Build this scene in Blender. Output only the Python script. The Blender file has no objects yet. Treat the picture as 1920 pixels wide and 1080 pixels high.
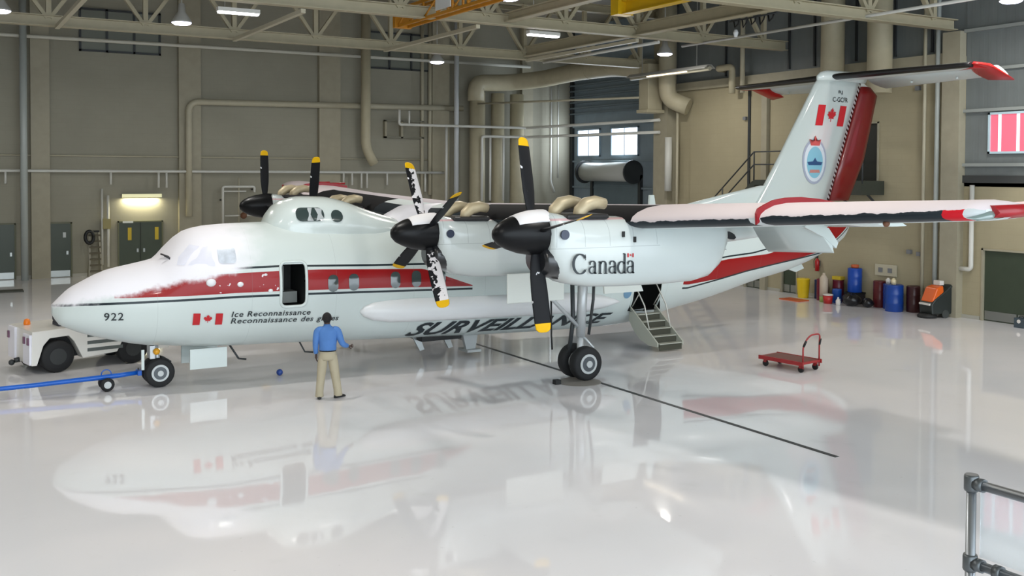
import bpy, math, random, bisect
from mathutils import Vector, Matrix, Euler
random.seed(7)
D=bpy.data; S=bpy.context.scene; COL=S.collection
# ---------------------------------------------------------------- camera
YAW,PIT,ROLL,FPX,PPY=0.5298,0.0270,0.0044,1886.3,375.6
CL=Vector((-2.275,-22.767,4.668))
fw=Vector((math.sin(YAW)*math.cos(PIT),math.cos(YAW)*math.cos(PIT),-math.sin(PIT)))
rt=Vector((math.cos(YAW),-math.sin(YAW),0)); up=rt.cross(fw)
r2=rt*math.cos(ROLL)+up*math.sin(ROLL); u2=up*math.cos(ROLL)-rt*math.sin(ROLL)
cd=D.cameras.new('camera'); cam=D.objects.new('camera',cd); COL.objects.link(cam)
M=Matrix((r2,u2,-fw)).transposed().to_4x4(); M.translation=CL; cam.matrix_world=M
cd.sensor_width=36; cd.lens=FPX/1920*36; cd.shift_y=(PPY-540)/1920; cd.clip_end=300
S.camera=cam
# ---------------------------------------------------------------- world, light, exposure
W=D.worlds.new('world'); S.world=W; W.use_nodes=True
bg=W.node_tree.nodes['Background']; bg.inputs[0].default_value=(0.82,0.92,1.0,1); bg.inputs[1].default_value=4.2
S.view_settings.view_transform='Standard'; S.view_settings.look='None'
S.view_settings.exposure=0.0; S.view_settings.gamma=1.0; S.view_settings.use_curve_mapping=False
LAMP_W=250.0
# ---------------------------------------------------------------- materials
def srgb(r,g,b):
    f=lambda c:(c/255/12.92) if c/255<=.04045 else ((c/255+.055)/1.055)**2.4
    return (f(r),f(g),f(b),1)
MATS={}
def mat(name,rgb,rough=.5,metal=0,noise=0,nscale=3,coat=0,bump=0,bscale=30,spec=.5,emit=None,es=0,alpha=1,trans=0):
    if name in MATS: return MATS[name]
    m=D.materials.new(name); m.use_nodes=True; nt=m.node_tree; b=nt.nodes['Principled BSDF']
    b.inputs['Base Color'].default_value=srgb(*rgb); b.inputs['Roughness'].default_value=rough
    b.inputs['Metallic'].default_value=metal; b.inputs['Specular IOR Level'].default_value=spec
    b.inputs['Coat Weight'].default_value=coat; b.inputs['Coat Roughness'].default_value=.08
    if trans: b.inputs['Transmission Weight'].default_value=trans
    if alpha<1: b.inputs['Alpha'].default_value=alpha
    if emit: b.inputs['Emission Color'].default_value=srgb(*emit); b.inputs['Emission Strength'].default_value=es
    if noise or bump:
        tc=nt.nodes.new('ShaderNodeTexCoord')
    if noise:
        n=nt.nodes.new('ShaderNodeTexNoise'); n.inputs['Scale'].default_value=nscale; n.inputs['Detail'].default_value=4
        nt.links.new(tc.outputs['Object'],n.inputs['Vector'])
        mr=nt.nodes.new('ShaderNodeMapRange'); mr.inputs[1].default_value=.3; mr.inputs[2].default_value=.7
        mr.inputs[3].default_value=1-noise; mr.inputs[4].default_value=1+noise
        nt.links.new(n.outputs[0],mr.inputs[0])
        mx=nt.nodes.new('ShaderNodeVectorMath'); mx.operation='SCALE'; mx.inputs[0].default_value=srgb(*rgb)[:3]
        nt.links.new(mr.outputs[0],mx.inputs['Scale']); nt.links.new(mx.outputs[0],b.inputs['Base Color'])
    if bump:
        n2=nt.nodes.new('ShaderNodeTexNoise'); n2.inputs['Scale'].default_value=bscale
        nt.links.new(tc.outputs['Object'],n2.inputs['Vector'])
        bp=nt.nodes.new('ShaderNodeBump'); bp.inputs['Strength'].default_value=bump; bp.inputs['Distance'].default_value=.02
        nt.links.new(n2.outputs[0],bp.inputs['Height']); nt.links.new(bp.outputs[0],b.inputs['Normal'])
    MATS[name]=m; return m
class N:   # tiny node expression helper
    def __init__(s,nt): s.nt=nt
    def op(s,o,a,b=None,c=None):
        n=s.nt.nodes.new('ShaderNodeMath'); n.operation=o
        for i,x in enumerate((a,b,c)):
            if x is None: continue
            if isinstance(x,(int,float)): n.inputs[i].default_value=x
            else: s.nt.links.new(x,n.inputs[i])
        return n.outputs[0]
    def gt(s,a,b): return s.op('GREATER_THAN',a,b)
    def lt(s,a,b): return s.op('LESS_THAN',a,b)
    def mul(s,*a):
        r=a[0]
        for x in a[1:]: r=s.op('MULTIPLY',r,x)
        return r
    def add(s,*a):
        r=a[0]
        for x in a[1:]: r=s.op('ADD',r,x)
        return r
    def sub(s,a,b): return s.op('SUBTRACT',a,b)
    def mx(s,a,b): return s.op('MAXIMUM',a,b)
    def smooth(s,x,lo,hi):
        n=s.nt.nodes.new('ShaderNodeMapRange'); n.interpolation_type='SMOOTHSTEP'
        s.nt.links.new(x,n.inputs[0]); n.inputs[1].default_value=lo; n.inputs[2].default_value=hi; return n.outputs[0]
    def curve(s,x,pts,sx=25.,sy=4.):
        n=s.nt.nodes.new('ShaderNodeFloatCurve'); c=n.mapping.curves[0]
        p=sorted((a/sx,b/sy) for a,b in pts)
        c.points[0].location=p[0]; c.points[1].location=p[-1]
        for q in p[1:-1]: c.points.new(*q)
        for q in c.points: q.handle_type='VECTOR'
        n.mapping.update(); s.nt.links.new(s.mul(x,1/sx),n.inputs['Value'])
        return s.mul(n.outputs[0],sy)
    def noise(s,vec,scale,detail=4):
        n=s.nt.nodes.new('ShaderNodeTexNoise'); n.inputs['Scale'].default_value=scale; n.inputs['Detail'].default_value=detail
        s.nt.links.new(vec,n.inputs['Vector']); return n.outputs[0]
    def mix(s,f,a,b):
        n=s.nt.nodes.new('ShaderNodeMix'); n.data_type='RGBA'
        s.nt.links.new(f,n.inputs[0])
        for k,x in ((6,a),(7,b)):
            if isinstance(x,tuple): n.inputs[k].default_value=x
            else: s.nt.links.new(x,n.inputs[k])
        return n.outputs[2]
def newmat(name,rough=.3,coat=0,spec=.5):
    m=D.materials.new(name); m.use_nodes=True; nt=m.node_tree; b=nt.nodes['Principled BSDF']
    b.inputs['Roughness'].default_value=rough; b.inputs['Coat Weight'].default_value=coat; b.inputs['Coat Roughness'].default_value=.06
    b.inputs['Specular IOR Level'].default_value=spec
    e=N(nt); tc=nt.nodes.new('ShaderNodeTexCoord'); sp=nt.nodes.new('ShaderNodeSeparateXYZ')
    nt.links.new(tc.outputs['Object'],sp.inputs[0]); MATS[name]=m
    return m,nt,b,e,tc.outputs['Object'],sp.outputs
# ---------------------------------------------------------------- geometry
class G:
    def __init__(s): s.v=[]; s.f=[]; s.m=[]; s.sm=[]; s.mi=0
    def face(s,f,smooth=False): s.f.append(tuple(f)); s.m.append(s.mi); s.sm.append(smooth)
    def add(s,vs,fs,smooth=False):
        o=len(s.v); s.v+= [tuple(p) for p in vs]
        for f in fs: s.face([o+i for i in f],smooth)
        return s
    def box(s,c,d,rot=None):
        hx,hy,hz=d[0]/2,d[1]/2,d[2]/2; R=Euler(rot).to_matrix() if rot else None; vs=[]
        for sx in(-1,1):
            for sy in(-1,1):
                for sz in(-1,1):
                    p=Vector((sx*hx,sy*hy,sz*hz))
                    if R: p=R@p
                    vs.append(p+Vector(c))
        return s.add(vs,[(0,1,3,2),(4,6,7,5),(0,4,5,1),(2,3,7,6),(0,2,6,4),(1,5,7,3)])
    def b2(s,a,b): # box by corners
        return s.box([(a[i]+b[i])/2 for i in range(3)],[abs(a[i]-b[i]) for i in range(3)])
    def bar(s,a,b,w,h,upv=(0,0,1)):
        a=Vector(a);b=Vector(b);d=(b-a).normalized();u=Vector(upv);sx=d.cross(u)
        if sx.length<1e-4: sx=d.cross(Vector((1,0,0)))
        sx.normalize();u=sx.cross(d);vs=[]
        for p in(a,b):
            for i,j in((-1,-1),(1,-1),(1,1),(-1,1)): vs.append(p+sx*(i*w/2)+u*(j*h/2))
        return s.add(vs,[(3,2,1,0),(4,5,6,7),(0,1,5,4),(1,2,6,5),(2,3,7,6),(3,0,4,7)])
    def ibeam(s,a,b,w,h,t=.03):
        a=Vector(a);b=Vector(b);u=Vector((0,0,1))
        if abs((b-a).normalized().z)>.7: u=Vector((0,1,0))
        s.bar(a+u*(h/2-t/2),b+u*(h/2-t/2),w,t,u); s.bar(a-u*(h/2-t/2),b-u*(h/2-t/2),w,t,u); return s.bar(a,b,t,h-2*t,u)
    def tube(s,pts,r,n=12,caps=True,closed=False):
        pts=[Vector(p) for p in pts]; rs=r if isinstance(r,(list,tuple)) else [r]*len(pts); o=len(s.v); prev=None
        k=len(pts)
        for i,p in enumerate(pts):
            if closed: t=(pts[(i+1)%k]-pts[i-1]).normalized()
            else: t=(pts[min(i+1,k-1)]-pts[max(i-1,0)]).normalized()
            if prev is None:
                a=t.cross(Vector((0,0,1)))
                if a.length<.05: a=t.cross(Vector((1,0,0)))
                a.normalize()
            else:
                a=prev-t*prev.dot(t); a.normalize()
            prev=a; b=t.cross(a)
            for j in range(n):
                q=2*math.pi*j/n; s.v.append(tuple(p+(a*math.cos(q)+b*math.sin(q))*rs[i]))
        for i in range(k if closed else k-1):
            for j in range(n):
                i2=(i+1)%k
                s.face((o+i*n+j,o+i*n+(j+1)%n,o+i2*n+(j+1)%n,o+i2*n+j),True)
        if caps and not closed:
            s.face([o+j for j in range(n)][::-1]); s.face([o+(k-1)*n+j for j in range(n)])
        return s
    def lathe(s,prof,c=(0,0,0),axis='z',n=24,smooth=True):
        o=len(s.v)
        for r,h in prof:
            for j in range(n):
                q=2*math.pi*j/n; a,b=max(r,1e-4)*math.cos(q),max(r,1e-4)*math.sin(q)
                p={'z':(a,b,h),'x':(h,a,b),'y':(b,h,a)}[axis]; s.v.append((p[0]+c[0],p[1]+c[1],p[2]+c[2]))
        for i in range(len(prof)-1):
            for j in range(n): s.face((o+i*n+j,o+i*n+(j+1)%n,o+(i+1)*n+(j+1)%n,o+(i+1)*n+j),smooth)
        s.face([o+j for j in range(n)][::-1]); s.face([o+(len(prof)-1)*n+j for j in range(n)]); return s
    def loft(s,rings,smooth=True,caps=True,closed=True):
        o=len(s.v); n=len(rings[0])
        for r in rings: s.v+=[tuple(p) for p in r]
        for i in range(len(rings)-1):
            for j in range(n if closed else n-1):
                s.face((o+i*n+j,o+i*n+(j+1)%n,o+(i+1)*n+(j+1)%n,o+(i+1)*n+j),smooth)
        if caps: s.face([o+j for j in range(n)][::-1]); s.face([o+(len(rings)-1)*n+j for j in range(n)])
        return s
    def prism(s,poly,d):  # poly 3d pts, extruded by vector d
        n=len(poly); d=Vector(d); vs=[Vector(p) for p in poly]+[Vector(p)+d for p in poly]
        return s.add(vs,[tuple(range(n))[::-1],tuple(range(n,2*n))]+[(i,(i+1)%n,(i+1)%n+n,i+n) for i in range(n)])
    def ball(s,c,r,n=12,m=8,sc=(1,1,1)):
        return s.loft([[(c[0]+sc[0]*r*math.sin(math.pi*(i+.02)/(m+.04))*math.cos(2*math.pi*j/n),c[1]+sc[1]*r*math.sin(math.pi*(i+.02)/(m+.04))*math.sin(2*math.pi*j/n),c[2]+sc[2]*r*math.cos(math.pi*(i+.02)/(m+.04))) for j in range(n)] for i in range(m+1)])
    def make(s,name,ms,parent=None,loc=None,rot=None,bevel=0,sub=0,fix=True):
        me=D.meshes.new(name); me.from_pydata(s.v,[],s.f)
        for m in (ms if isinstance(ms,(list,tuple)) else [ms]): me.materials.append(m)
        me.polygons.foreach_set('material_index',s.m); me.polygons.foreach_set('use_smooth',s.sm)
        if fix:
            import bmesh
            bm=bmesh.new(); bm.from_mesh(me); bmesh.ops.recalc_face_normals(bm,faces=bm.faces); bm.to_mesh(me); bm.free()
        me.update()
        o=D.objects.new(name,me); COL.objects.link(o)
        if parent: o.parent=parent
        if loc: o.location=loc
        if rot: o.rotation_euler=rot
        if bevel:
            md=o.modifiers.new('b','BEVEL'); md.width=bevel; md.segments=2; md.limit_method='ANGLE'
        if sub:
            md=o.modifiers.new('s','SUBSURF'); md.levels=sub; md.render_levels=sub
        return o
def tag(o,label,cat,group=None,kind=None):
    if label: o['label']=label
    if cat: o['category']=cat
    if group: o['group']=group
    if kind: o['kind']=kind
    return o
def thing(name,label,cat,loc=(0,0,0),rz=0,group=None):
    o=D.objects.new(name,None); COL.objects.link(o); o.location=loc; o.rotation_euler=(0,0,rz)
    o.empty_display_size=.2
    return tag(o,label,cat,group)
def lab(o,l): o['label']=l; return o
def struct(o): o['kind']='structure'; return o
def copy_tree(o,parent=None):
    c=o.copy(); COL.objects.link(c); c.parent=parent
    for ch in [k for k in D.objects if k.parent==o]: copy_tree(ch,c)
    return c
def arc(c,r,a0,a1,n,pl='xz'):
    out=[]
    for i in range(n+1):
        a=a0+(a1-a0)*i/n; p=[c[0],c[1],c[2]]; k='xyz'
        p[k.index(pl[0])]+=r*math.cos(a); p[k.index(pl[1])]+=r*math.sin(a); out.append(tuple(p))
    return out
# ================================================================ THE HALL
def wallmat(name,rgb,axis,ox=0,step=0.4,blk=True,noise=.05):
    m,nt,b,e,vec,(x,y,z)=newmat(name,.75,0,.3)
    u=x if axis=='x' else y
    br=nt.nodes.new('ShaderNodeTexBrick'); cmb=nt.nodes.new('ShaderNodeCombineXYZ')
    nt.links.new(u,cmb.inputs[0]); nt.links.new(z,cmb.inputs[1]); nt.links.new(cmb.outputs[0],br.inputs['Vector'])
    c=srgb(*rgb); d=tuple(k*.965 for k in c[:3])+(1,)
    br.inputs['Color1'].default_value=c; br.inputs['Color2'].default_value=tuple(k*1.02 for k in c[:3])+(1,); br.inputs['Mortar'].default_value=d
    br.inputs['Scale'].default_value=1; br.inputs['Brick Width'].default_value=.4; br.inputs['Row Height'].default_value=.2; br.inputs['Mortar Size'].default_value=.008
    n=e.noise(vec,.6,3); f=e.smooth(n,.3,.75)
    out=e.mix(e.mul(f,.5),br.outputs['Color'],tuple(k*.85 for k in c[:3])+(1,))
    nt.links.new(out,b.inputs['Base Color']); return m
def corrmat(name,rgb,axis='y',period=.3,amp=.6):
    m,nt,b,e,vec,(x,y,z)=newmat(name,.45,0,.4)
    u={'x':x,'y':y,'z':z}[axis]
    fr=e.op('FRACT',e.mul(u,1/period)); g=e.op('ABSOLUTE',e.sub(fr,.5)); h=e.smooth(g,.2,.3)
    bp=nt.nodes.new('ShaderNodeBump'); bp.inputs['Strength'].default_value=amp; bp.inputs['Distance'].default_value=.03
    nt.links.new(h,bp.inputs['Height']); nt.links.new(bp.outputs[0],b.inputs['Normal'])
    nt.links.new(e.mix(e.smooth(e.noise(vec,1.2),.3,.7),srgb(*rgb),tuple(k*.9 for k in srgb(*rgb)[:3])+(1,)),b.inputs['Base Color'])
    return m
# glossy painted floor
mfl,nt,b,e,vec,(x,y,z)=newmat('white_epoxy_floor',.12,0,.55)
n1=e.noise(vec,.18,3); n2=e.noise(vec,1.1,5)
c=e.mix(e.smooth(n1,.35,.65),srgb(222,222,226),srgb(234,231,233))
c=e.mix(e.mul(e.smooth(n2,.62,.85),.5),c,srgb(206,206,206))
n3=e.noise(vec,9,3)
c=e.mix(e.mul(e.smooth(n3,.70,.78),.35),c,srgb(190,190,190))
nt.links.new(c,b.inputs['Base Color'])
nt.links.new(e.add(e.mul(n2,.05),e.mul(n1,.04),.0),b.inputs['Roughness'])
bp=nt.nodes.new('ShaderNodeBump'); bp.inputs['Strength'].default_value=.05; bp.inputs['Distance'].default_value=.02
nt.links.new(e.noise(vec,1.6,2),bp.inputs['Height']); nt.links.new(bp.outputs[0],b.inputs['Normal'])
M_back=wallmat('beige_block_wall',(152,149,134),'x'); M_right=wallmat('beige_block_wall_side',(166,157,130),'y')
M_pil=mat('beige_paint',(158,152,132),.6,noise=.05); M_beam=mat('beige_steel',(172,164,138),.5,noise=.05)
M_corr=corrmat('grey_corrugated_cladding',(116,122,122),'y',.3,.12); M_blue=corrmat('blue_grey_cladding',(140,155,166),'y',.25,.15)
M_deck=corrmat('roof_deck',(128,120,104),'x',.2)
M_dk=mat('dark_steel',(52,56,58),.5); M_wht=mat('white_pipe_paint',(205,205,198),.4); M_pipe=mat('beige_pipe_paint',(176,170,148),.5,noise=.04)
M_duct=mat('beige_duct',(176,168,142),.55,noise=.05); M_green=mat('dark_green_door_paint',(58,68,54),.35,noise=.05); M_steel=mat('stainless_kick_plate',(175,178,175),.3,1)
M_blk=mat('black_rubber',(22,23,24),.6); M_yel=mat('yellow_paint',(222,180,20),.4)
XW,YB,XD=27.1,25.4,29.9
Z1=12.9
struct(G().b2((-16,-31,-.3),(31,26,0)).make('floor',mfl))
struct(G().b2((-16,-31,Z1),(31,26,Z1+.2)).make('ceiling',M_deck))
struct(G().b2((-16,YB,0),(30.2,YB+.3,Z1)).make('wall_back',M_back))
struct(G().b2((-16.3,-31,0),(-16,26,Z1)).make('wall_left',M_back))
# right wall: block wall to z 8.6 with door cut-outs built as pieces of one mesh, cladding above
g=G(); TB=8.55
g.b2((XW,-31,0),(XW+.3,-4.9,4.42)); g.b2((XW,-4.9,2.28),(XW+.3,-2.55,4.42))          # around the double door
g.b2((XW,-1.85,0),(XW+.3,1.62,TB)); g.b2((XW,-2.55,0),(XW+.3,-1.85,4.42)); g.b2((XW,-31,4.3),(XW+.3,-1.85,4.42))
g.b2((XW,1.62,0),(XW+.3,2.75,4.45)); g.b2((XW,1.62,6.55),(XW+.3,2.75,TB)); g.b2((XW,2.75,0),(XW+.3,5.35,TB))
g.b2((XW,5.35,2.15),(XW+.3,6.2,TB)); g.b2((XW,6.2,0),(XW+.3,7.3,TB)); g.b2((XW,7.3,2.15),(XW+.3,8.25,TB)); g.b2((XW,8.25,0),(XW+.3,13.4,TB))
struct(g.make('wall_right',M_right))
struct(G().b2((XW+.02,-31,4.42),(XW+.2,-1.85,Z1)).b2((XW+.05,-1.85,TB),(XW+.2,13.4,Z1)).make('wall_right_upper',M_corr))
struct(G().b2((XD,13,0),(XD+.3,YB,Z1)).make('wall_alcove',M_blue))
struct(G().b2((XW,13.1,0),(XD,13.4,Z1)).make('wall_alcove_side',M_right))
# baseboard strips
struct(G().b2((-16,YB-.03,0),(XD,YB,.14)).make('baseboard_back',mat('pale_skirting',(168,166,156),.5)))
g=G(); g.b2((XW-.03,-31,0),(XW,-4.95,.12)); g.b2((XW-.03,-2.5,0),(XW,5.3,.12)); g.b2((XW-.03,6.25,0),(XW,7.25,.12)); g.b2((XW-.03,8.3,0),(XW,13.4,.12))
struct(g.make('baseboard_right',MATS['pale_skirting']))
# pilasters on the back wall and right wall
k=1
def trim(g,m):
    global k
    o=struct(g.make('trim_%d'%k,m)); k+=1; return o
for a,b_ in ((1.75,2.5),(7.95,8.95),(14.7,15.8),(20.9,21.9),(26.4,27.1)):
    trim(G().b2((a,YB-.28,0),(b_,YB,Z1)),M_pil)
trim(G().b2((XW-.32,-1.85,0),(XW,-1.2,9.35)),M_pil)
trim(G().b2((XW-.5,12.75,0),(XW,13.75,Z1)),M_pil)
trim(G().b2((XW-.06,8.0,2.2),(XW,8.12,TB)),M_dk); 
trim(G().b2((XW-.16,6.95,0),(XW,7.25,TB)),M_pil)
trim(G().b2((XW-.18,4.6,2.2),(XW,4.72,7.6)),M_pil)
for i,zz in enumerate((5.0,6.75,8.05,9.35)):                       # purlins across the upper cladding
    trim(G().b2((XW-.12,-31,zz-.05),(XW+.02,-1.85,zz+.05)),mat('grey_purlin',(150,155,152),.5))
trim(G().b2((XW-.1,-31,4.42),(XW+.02,-1.85,4.66)),mat('dark_flashing',(60,62,62),.5))
for zz in (8.7,):
    trim(G().b2((XW-.2,-1.2,zz-.35),(XW+.05,13.0,zz)),M_pil)
for yy in (-.6,.9,2.6,4.6,5.9,9.5): trim(G().b2((XW-.02,yy,8.8),(XW+.05,yy+.08,Z1)),M_dk)
for zz in (1.5,3.9,5.35,7.3): trim(G().b2((XD-.12,13.5,zz-.05),(XD,YB,zz+.05)),mat('blue_purlin',(128,142,150),.5))
trim(G().b2((XD-.15,YB-.25,0),(XD,YB,Z1)),M_dk)
trim(G().b2((XD-.15,15.9,0),(XD,16.15,Z1)),M_dk)
for i in range(9): trim(G().b2((XD-.2,13.5,8.0+.32*i),(XD-.05,YB,8.08+.32*i)),mat('slate_louvre',(110,122,130),.5))
# ---- windows
M_glow=mat('daylight_glass',(235,243,255),.1,emit=(225,238,255),es=2.6)
M_frm=mat('pale_window_frame',(150,170,185),.4)
def win(i,x,y0,y1,z0,z1,cols,rows,gm,fm=M_frm):
    g=G(); w=.07
    g.b2((x-.08,y0,z0),(x,y1,z0+w)).b2((x-.08,y0,z1-w),(x,y1,z1)).b2((x-.08,y0,z0),(x,y0+w,z1)).b2((x-.08,y1-w,z0),(x,y1,z1))
    for c in range(1,cols): yy=y0+(y1-y0)*c/cols; g.b2((x-.06,yy-.02,z0),(x,yy+.02,z1))
    for zz in rows: g.b2((x-.07,y0,zz-.03),(x,y1,zz+.03))
    o=struct(g.make('window_%d'%i,fm)); G().b2((x-.03,y0+.03,z0+.03),(x-.01,y1-.03,z1-.03)).make('window_pane',gm,o); return o
def daylight(y,z,e):
    l=D.lights.new('window_daylight','AREA'); l.shape='RECTANGLE'; l.size=2.2; l.size_y=1.5; l.energy=e; l.color=(.8,.9,1)
    o=D.objects.new('window_daylight',l); COL.objects.link(o); o.location=(XD-.15,y,z); o.rotation_euler=(0,math.radians(90),0)
daylight(23.6,6.4,140); daylight(20.3,6.4,140)
win(1,XD,22.55,24.75,5.6,7.15,2,(6.75,),M_glow); win(2,XD,19.1,21.55,5.6,7.15,2,(6.75,),M_glow)
# right window looks out on a red and white building
m,nt,b,e,vec,(x,y,z)=newmat('window_view_red_cladding',.2)
fr=e.op('FRACT',e.mul(e.add(y,8.03),1/.62)); st=e.mx(e.gt(fr,.86),e.lt(fr,.04))
cc=e.mix(st,srgb(214,96,116),srgb(225,232,245)); nt.links.new(cc,b.inputs['Base Color'])
nt.links.new(cc,b.inputs['Emission Color']); b.inputs['Emission Strength'].default_value=.75
win(3,XW,-5.6,-2.72,5.35,6.66,2,(),m,mat('pale_blue_frame',(190,215,225),.4))
# high-level louvred windows of the back wall
def hiwin(i,x0,x1,z0,z1,c):
    g=G(); w=.09
    g.b2((x0,YB-.1,z0),(x1,YB,z0+w)).b2((x0,YB-.1,z1-w),(x1,YB,z1)).b2((x0,YB-.1,z0),(x0+w,YB,z1)).b2((x1-w,YB-.1,z0),(x1,YB,z1))
    for q in range(1,c): xx=x0+(x1-x0)*q/c; g.b2((xx-.05,YB-.1,z0),(xx+.05,YB,z1))
    o=struct(g.make('window_%d'%i,M_dk)); G().b2((x0+.02,YB-.03,z0+.02),(x1-.02,YB-.01,z1-.02)).make('window_pane',mat('dull_louvre_pane',(118,122,112),.5),o)
hiwin(4,3.73,7.2,9.98,11.9,3); hiwin(5,17.3,21.0,9.98,11.9,3)
# ---- doors in the back wall
def bdoor(i,x0,x1,z1,leaves=1,extras=False):
    o=struct(G().b2((x0,YB-.05,.02),(x1,YB-.005,z1)).make('door_%d'%i,M_green))
    g=G(); w=.06; g.b2((x0-w,YB-.08,0),(x0,YB,z1+w)).b2((x1,YB-.08,0),(x1+w,YB,z1+w)).b2((x0-w,YB-.08,z1),(x1+w,YB,z1+w)); g.make('door_frame',mat('dull_green_frame',(96,98,74),.5),o)
    n=leaves; 
    for q in range(n):
        a=x0+(x1-x0)*q/n; b_=x0+(x1-x0)*(q+1)/n
        G().b2((a+.03,YB-.06,.03),(b_-.03,YB-.045,.3)).make('kick_plate',M_steel,o)
        hx=b_-.14 if q==0 else a+.14
        G().b2((hx-.04,YB-.12,1.0),(hx+.04,YB-.05,1.16)).make('door_handle',M_steel,o)
    return o
bdoor(1,.0,1.1,2.36); d2=bdoor(2,2.43,3.33,2.36); d3=bdoor(3,5.35,7.2,2.36,2)
lab(G().b2((3.02,YB-.065,1.75),(3.14,YB-.052,1.98)).make('door_notice',mat('pale_paper',(200,205,205),.6),d2),'pale paper notice')
for q in (5.72,6.9): lab(G().b2((q,YB-.07,1.55),(q+.16,YB-.052,2.12)).make('warning_sign',mat('dull_yellow_sign',(190,165,40),.5),d3),'yellow strip sign')
lab(G().b2((5.5,YB-.09,2.33),(5.95,YB-.06,2.42)).make('door_closer',mat('pale_paper',(200,205,205),.6),d3),'pale closer box')
G().b2((6.262,YB-.07,.03),(6.285,YB-.05,2.36)).make('door_seam',M_blk,d3)
# right wall doors
def rdoor(i,y0,y1,z0,z1,kick=False,x=XW+.06):
    o=struct(G().b2((x,y0,z0),(x+.05,y1,z1)).make('door_%d'%i,M_green if i!=5 else mat('dark_opening_door',(34,36,32),.4)))
    g=G(); w=.06; g.b2((XW-.04,y0-w,z0),(XW+.1,y0,z1+w)).b2((XW-.04,y1,z0),(XW+.1,y1+w,z1+w)).b2((XW-.04,y0-w,z1),(XW+.1,y1+w,z1+w)); g.make('door_frame',M_pil,o)
    if kick:
        m_=(y0+y1)/2
        for a,b_ in ((y0,m_),(m_,y1)): G().b2((x-.015,a+.03,.04),(x,b_-.03,.32)).make('kick_plate',M_steel,o)
    return o
rdoor(4,-4.9,-2.6,0,2.26,True); rdoor(5,1.62,2.75,4.45,6.5); rdoor(6,5.4,6.15,0,2.1,True); rdoor(7,7.35,8.2,0,2.1,True)
# ---- roll-up door in the alcove
t=thing('roll_up_door','grey roll-up shutter door with thick rolled drum below the two bright alcove windows','shutter door',(XD,21,0))
G().b2((-.14,-2.05,0),(-.06,2.0,4.35)).make('shutter_curtain',corrmat('slate_shutter',(108,124,132),'z',.12,.3),t)
G().lathe([(.5,-2.1),(.5,2.1)],(-.62,0,4.75),'y').make('shutter_drum',mat('grey_drum',(190,192,186),.4),t)
for s in(-1,1): G().lathe([(.62,-.05),(.62,.05)],(-.62,s*2.2,4.75),'y').make('end_bracket',M_dk,t)
for s in(-1,1): G().b2((-.2,s*2.15-.1,0),(-.02,s*2.15+.1,4.6)).make('guide_rail',M_dk,t)
# ================================================================ ROOF STEEL
def truss_x(y,x0,x1,zb,zt,name_lab,pitch=3.0,off=0.0,w=.3,h=.28):
    t=thing('roof_truss',name_lab,'roof truss',((x0+x1)/2,y,zb),0,'beige roof trusses'); c=(x0+x1)/2
    G().ibeam((x0-c,0,0),(x1-c,0,0),w,h).make('bottom_chord',M_beam,t)
    G().ibeam((x0-c,0,zt-zb),(x1-c,0,zt-zb),w,h).make('top_chord',M_beam,t)
    x=x0+off; H=zt-zb
    while x<x1-.1:
        G().bar((x-c,0,.1),(x-c,0,H-.1),.16,.16).make('vertical_post',M_beam,t)
        if x-pitch/2>x0: G().bar((x-c-.05,0,.1),(x-c-pitch/2,0,H-.1),.15,.12).make('diagonal_brace',M_beam,t)
        if x+pitch/2<x1: G().bar((x-c+.05,0,.1),(x-c+pitch/2,0,H-.1),.15,.12).make('diagonal_brace',M_beam,t)
        x+=pitch
    return t
truss_x(13.7,-15.9,26.9,9.62,11.9,'long beige lattice truss across the hall nearest the back wall',3.05,2.0,.34,.36)
truss_x(5.95,-15.9,26.9,9.68,11.9,'long beige lattice truss above the aircraft, in front of the farthest one',3.05,2.0,.34,.36)
truss_x(-1.6,-15.9,26.78,9.55,11.9,'beige truss ending on the column beside the grey cladding at right',3.05,2.0,.34,.34)
def ybeam(x,y0,y1,z,w,h,l,cat='roof beam',grp='roof beams running towards the camera',name='roof_beam'):
    o=G().ibeam((0,-(y1-y0)/2,0),(0,(y1-y0)/2,0),w,h).make(name,M_beam,None,(x,(y0+y1)/2,z)); return tag(o,l,cat,grp)
ybeam(19.6,-1.3,13.4,9.75,.34,.42,'deep beige I-beam running towards the camera past the yellow hoist beam')
ybeam(14.3,-1.3,5.8,9.75,.3,.3,'beige I-beam running towards the camera beside the orange lattice bridge')
for x,l in ((1.6,'thin pale brace tube at far left under the truss'),(7.45,'thin pale brace tube rising beside the bright strip light'),(13.3,'thin pale brace tube under the orange lattice bridge'),(19.75,'thin pale brace tube under the deep I-beam')):
    tag(G().bar((0,-3.8,.0),(0,3.8,0),.14,.12).make('brace_tube',mat('pale_steel',(186,180,158),.45),None,(x,9.85,9.42)),l,'brace','thin brace tubes between the trusses')
tag(G().tube([(0,-8,0),(0,8,0)],.05).make('sprinkler_pipe',M_wht,None,(22.6,-1,9.5)),'thin white sprinkler pipe rising towards the lamp at top right','pipe','sprinkler pipes under the roof')
tag(G().tube([(0,-3.9,0),(0,3.9,0)],.06).make('sprinkler_pipe',M_wht,None,(20.6,9.8,9.4)),'thin white pipe seen behind the small lamp above the curved duct','pipe','sprinkler pipes under the roof')
for i in range(9):                                                  # purlins under the roof deck, parallel to the trusses
    yy=-20+5*i
    tag(G().ibeam((-21,0,0),(21,0,0),.12,.2).make('ceiling_purlin',M_beam,None,(5.4,yy,12.75)),'beige ceiling purlin under the roof deck, %s'%['in front of the camera','second from the front','third from the front','fourth from the front','just before the nearest truss','between the two nearer trusses','over the middle truss','before the farthest truss','behind the farthest truss'][i],'purlin','purlins under the roof deck')
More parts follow.
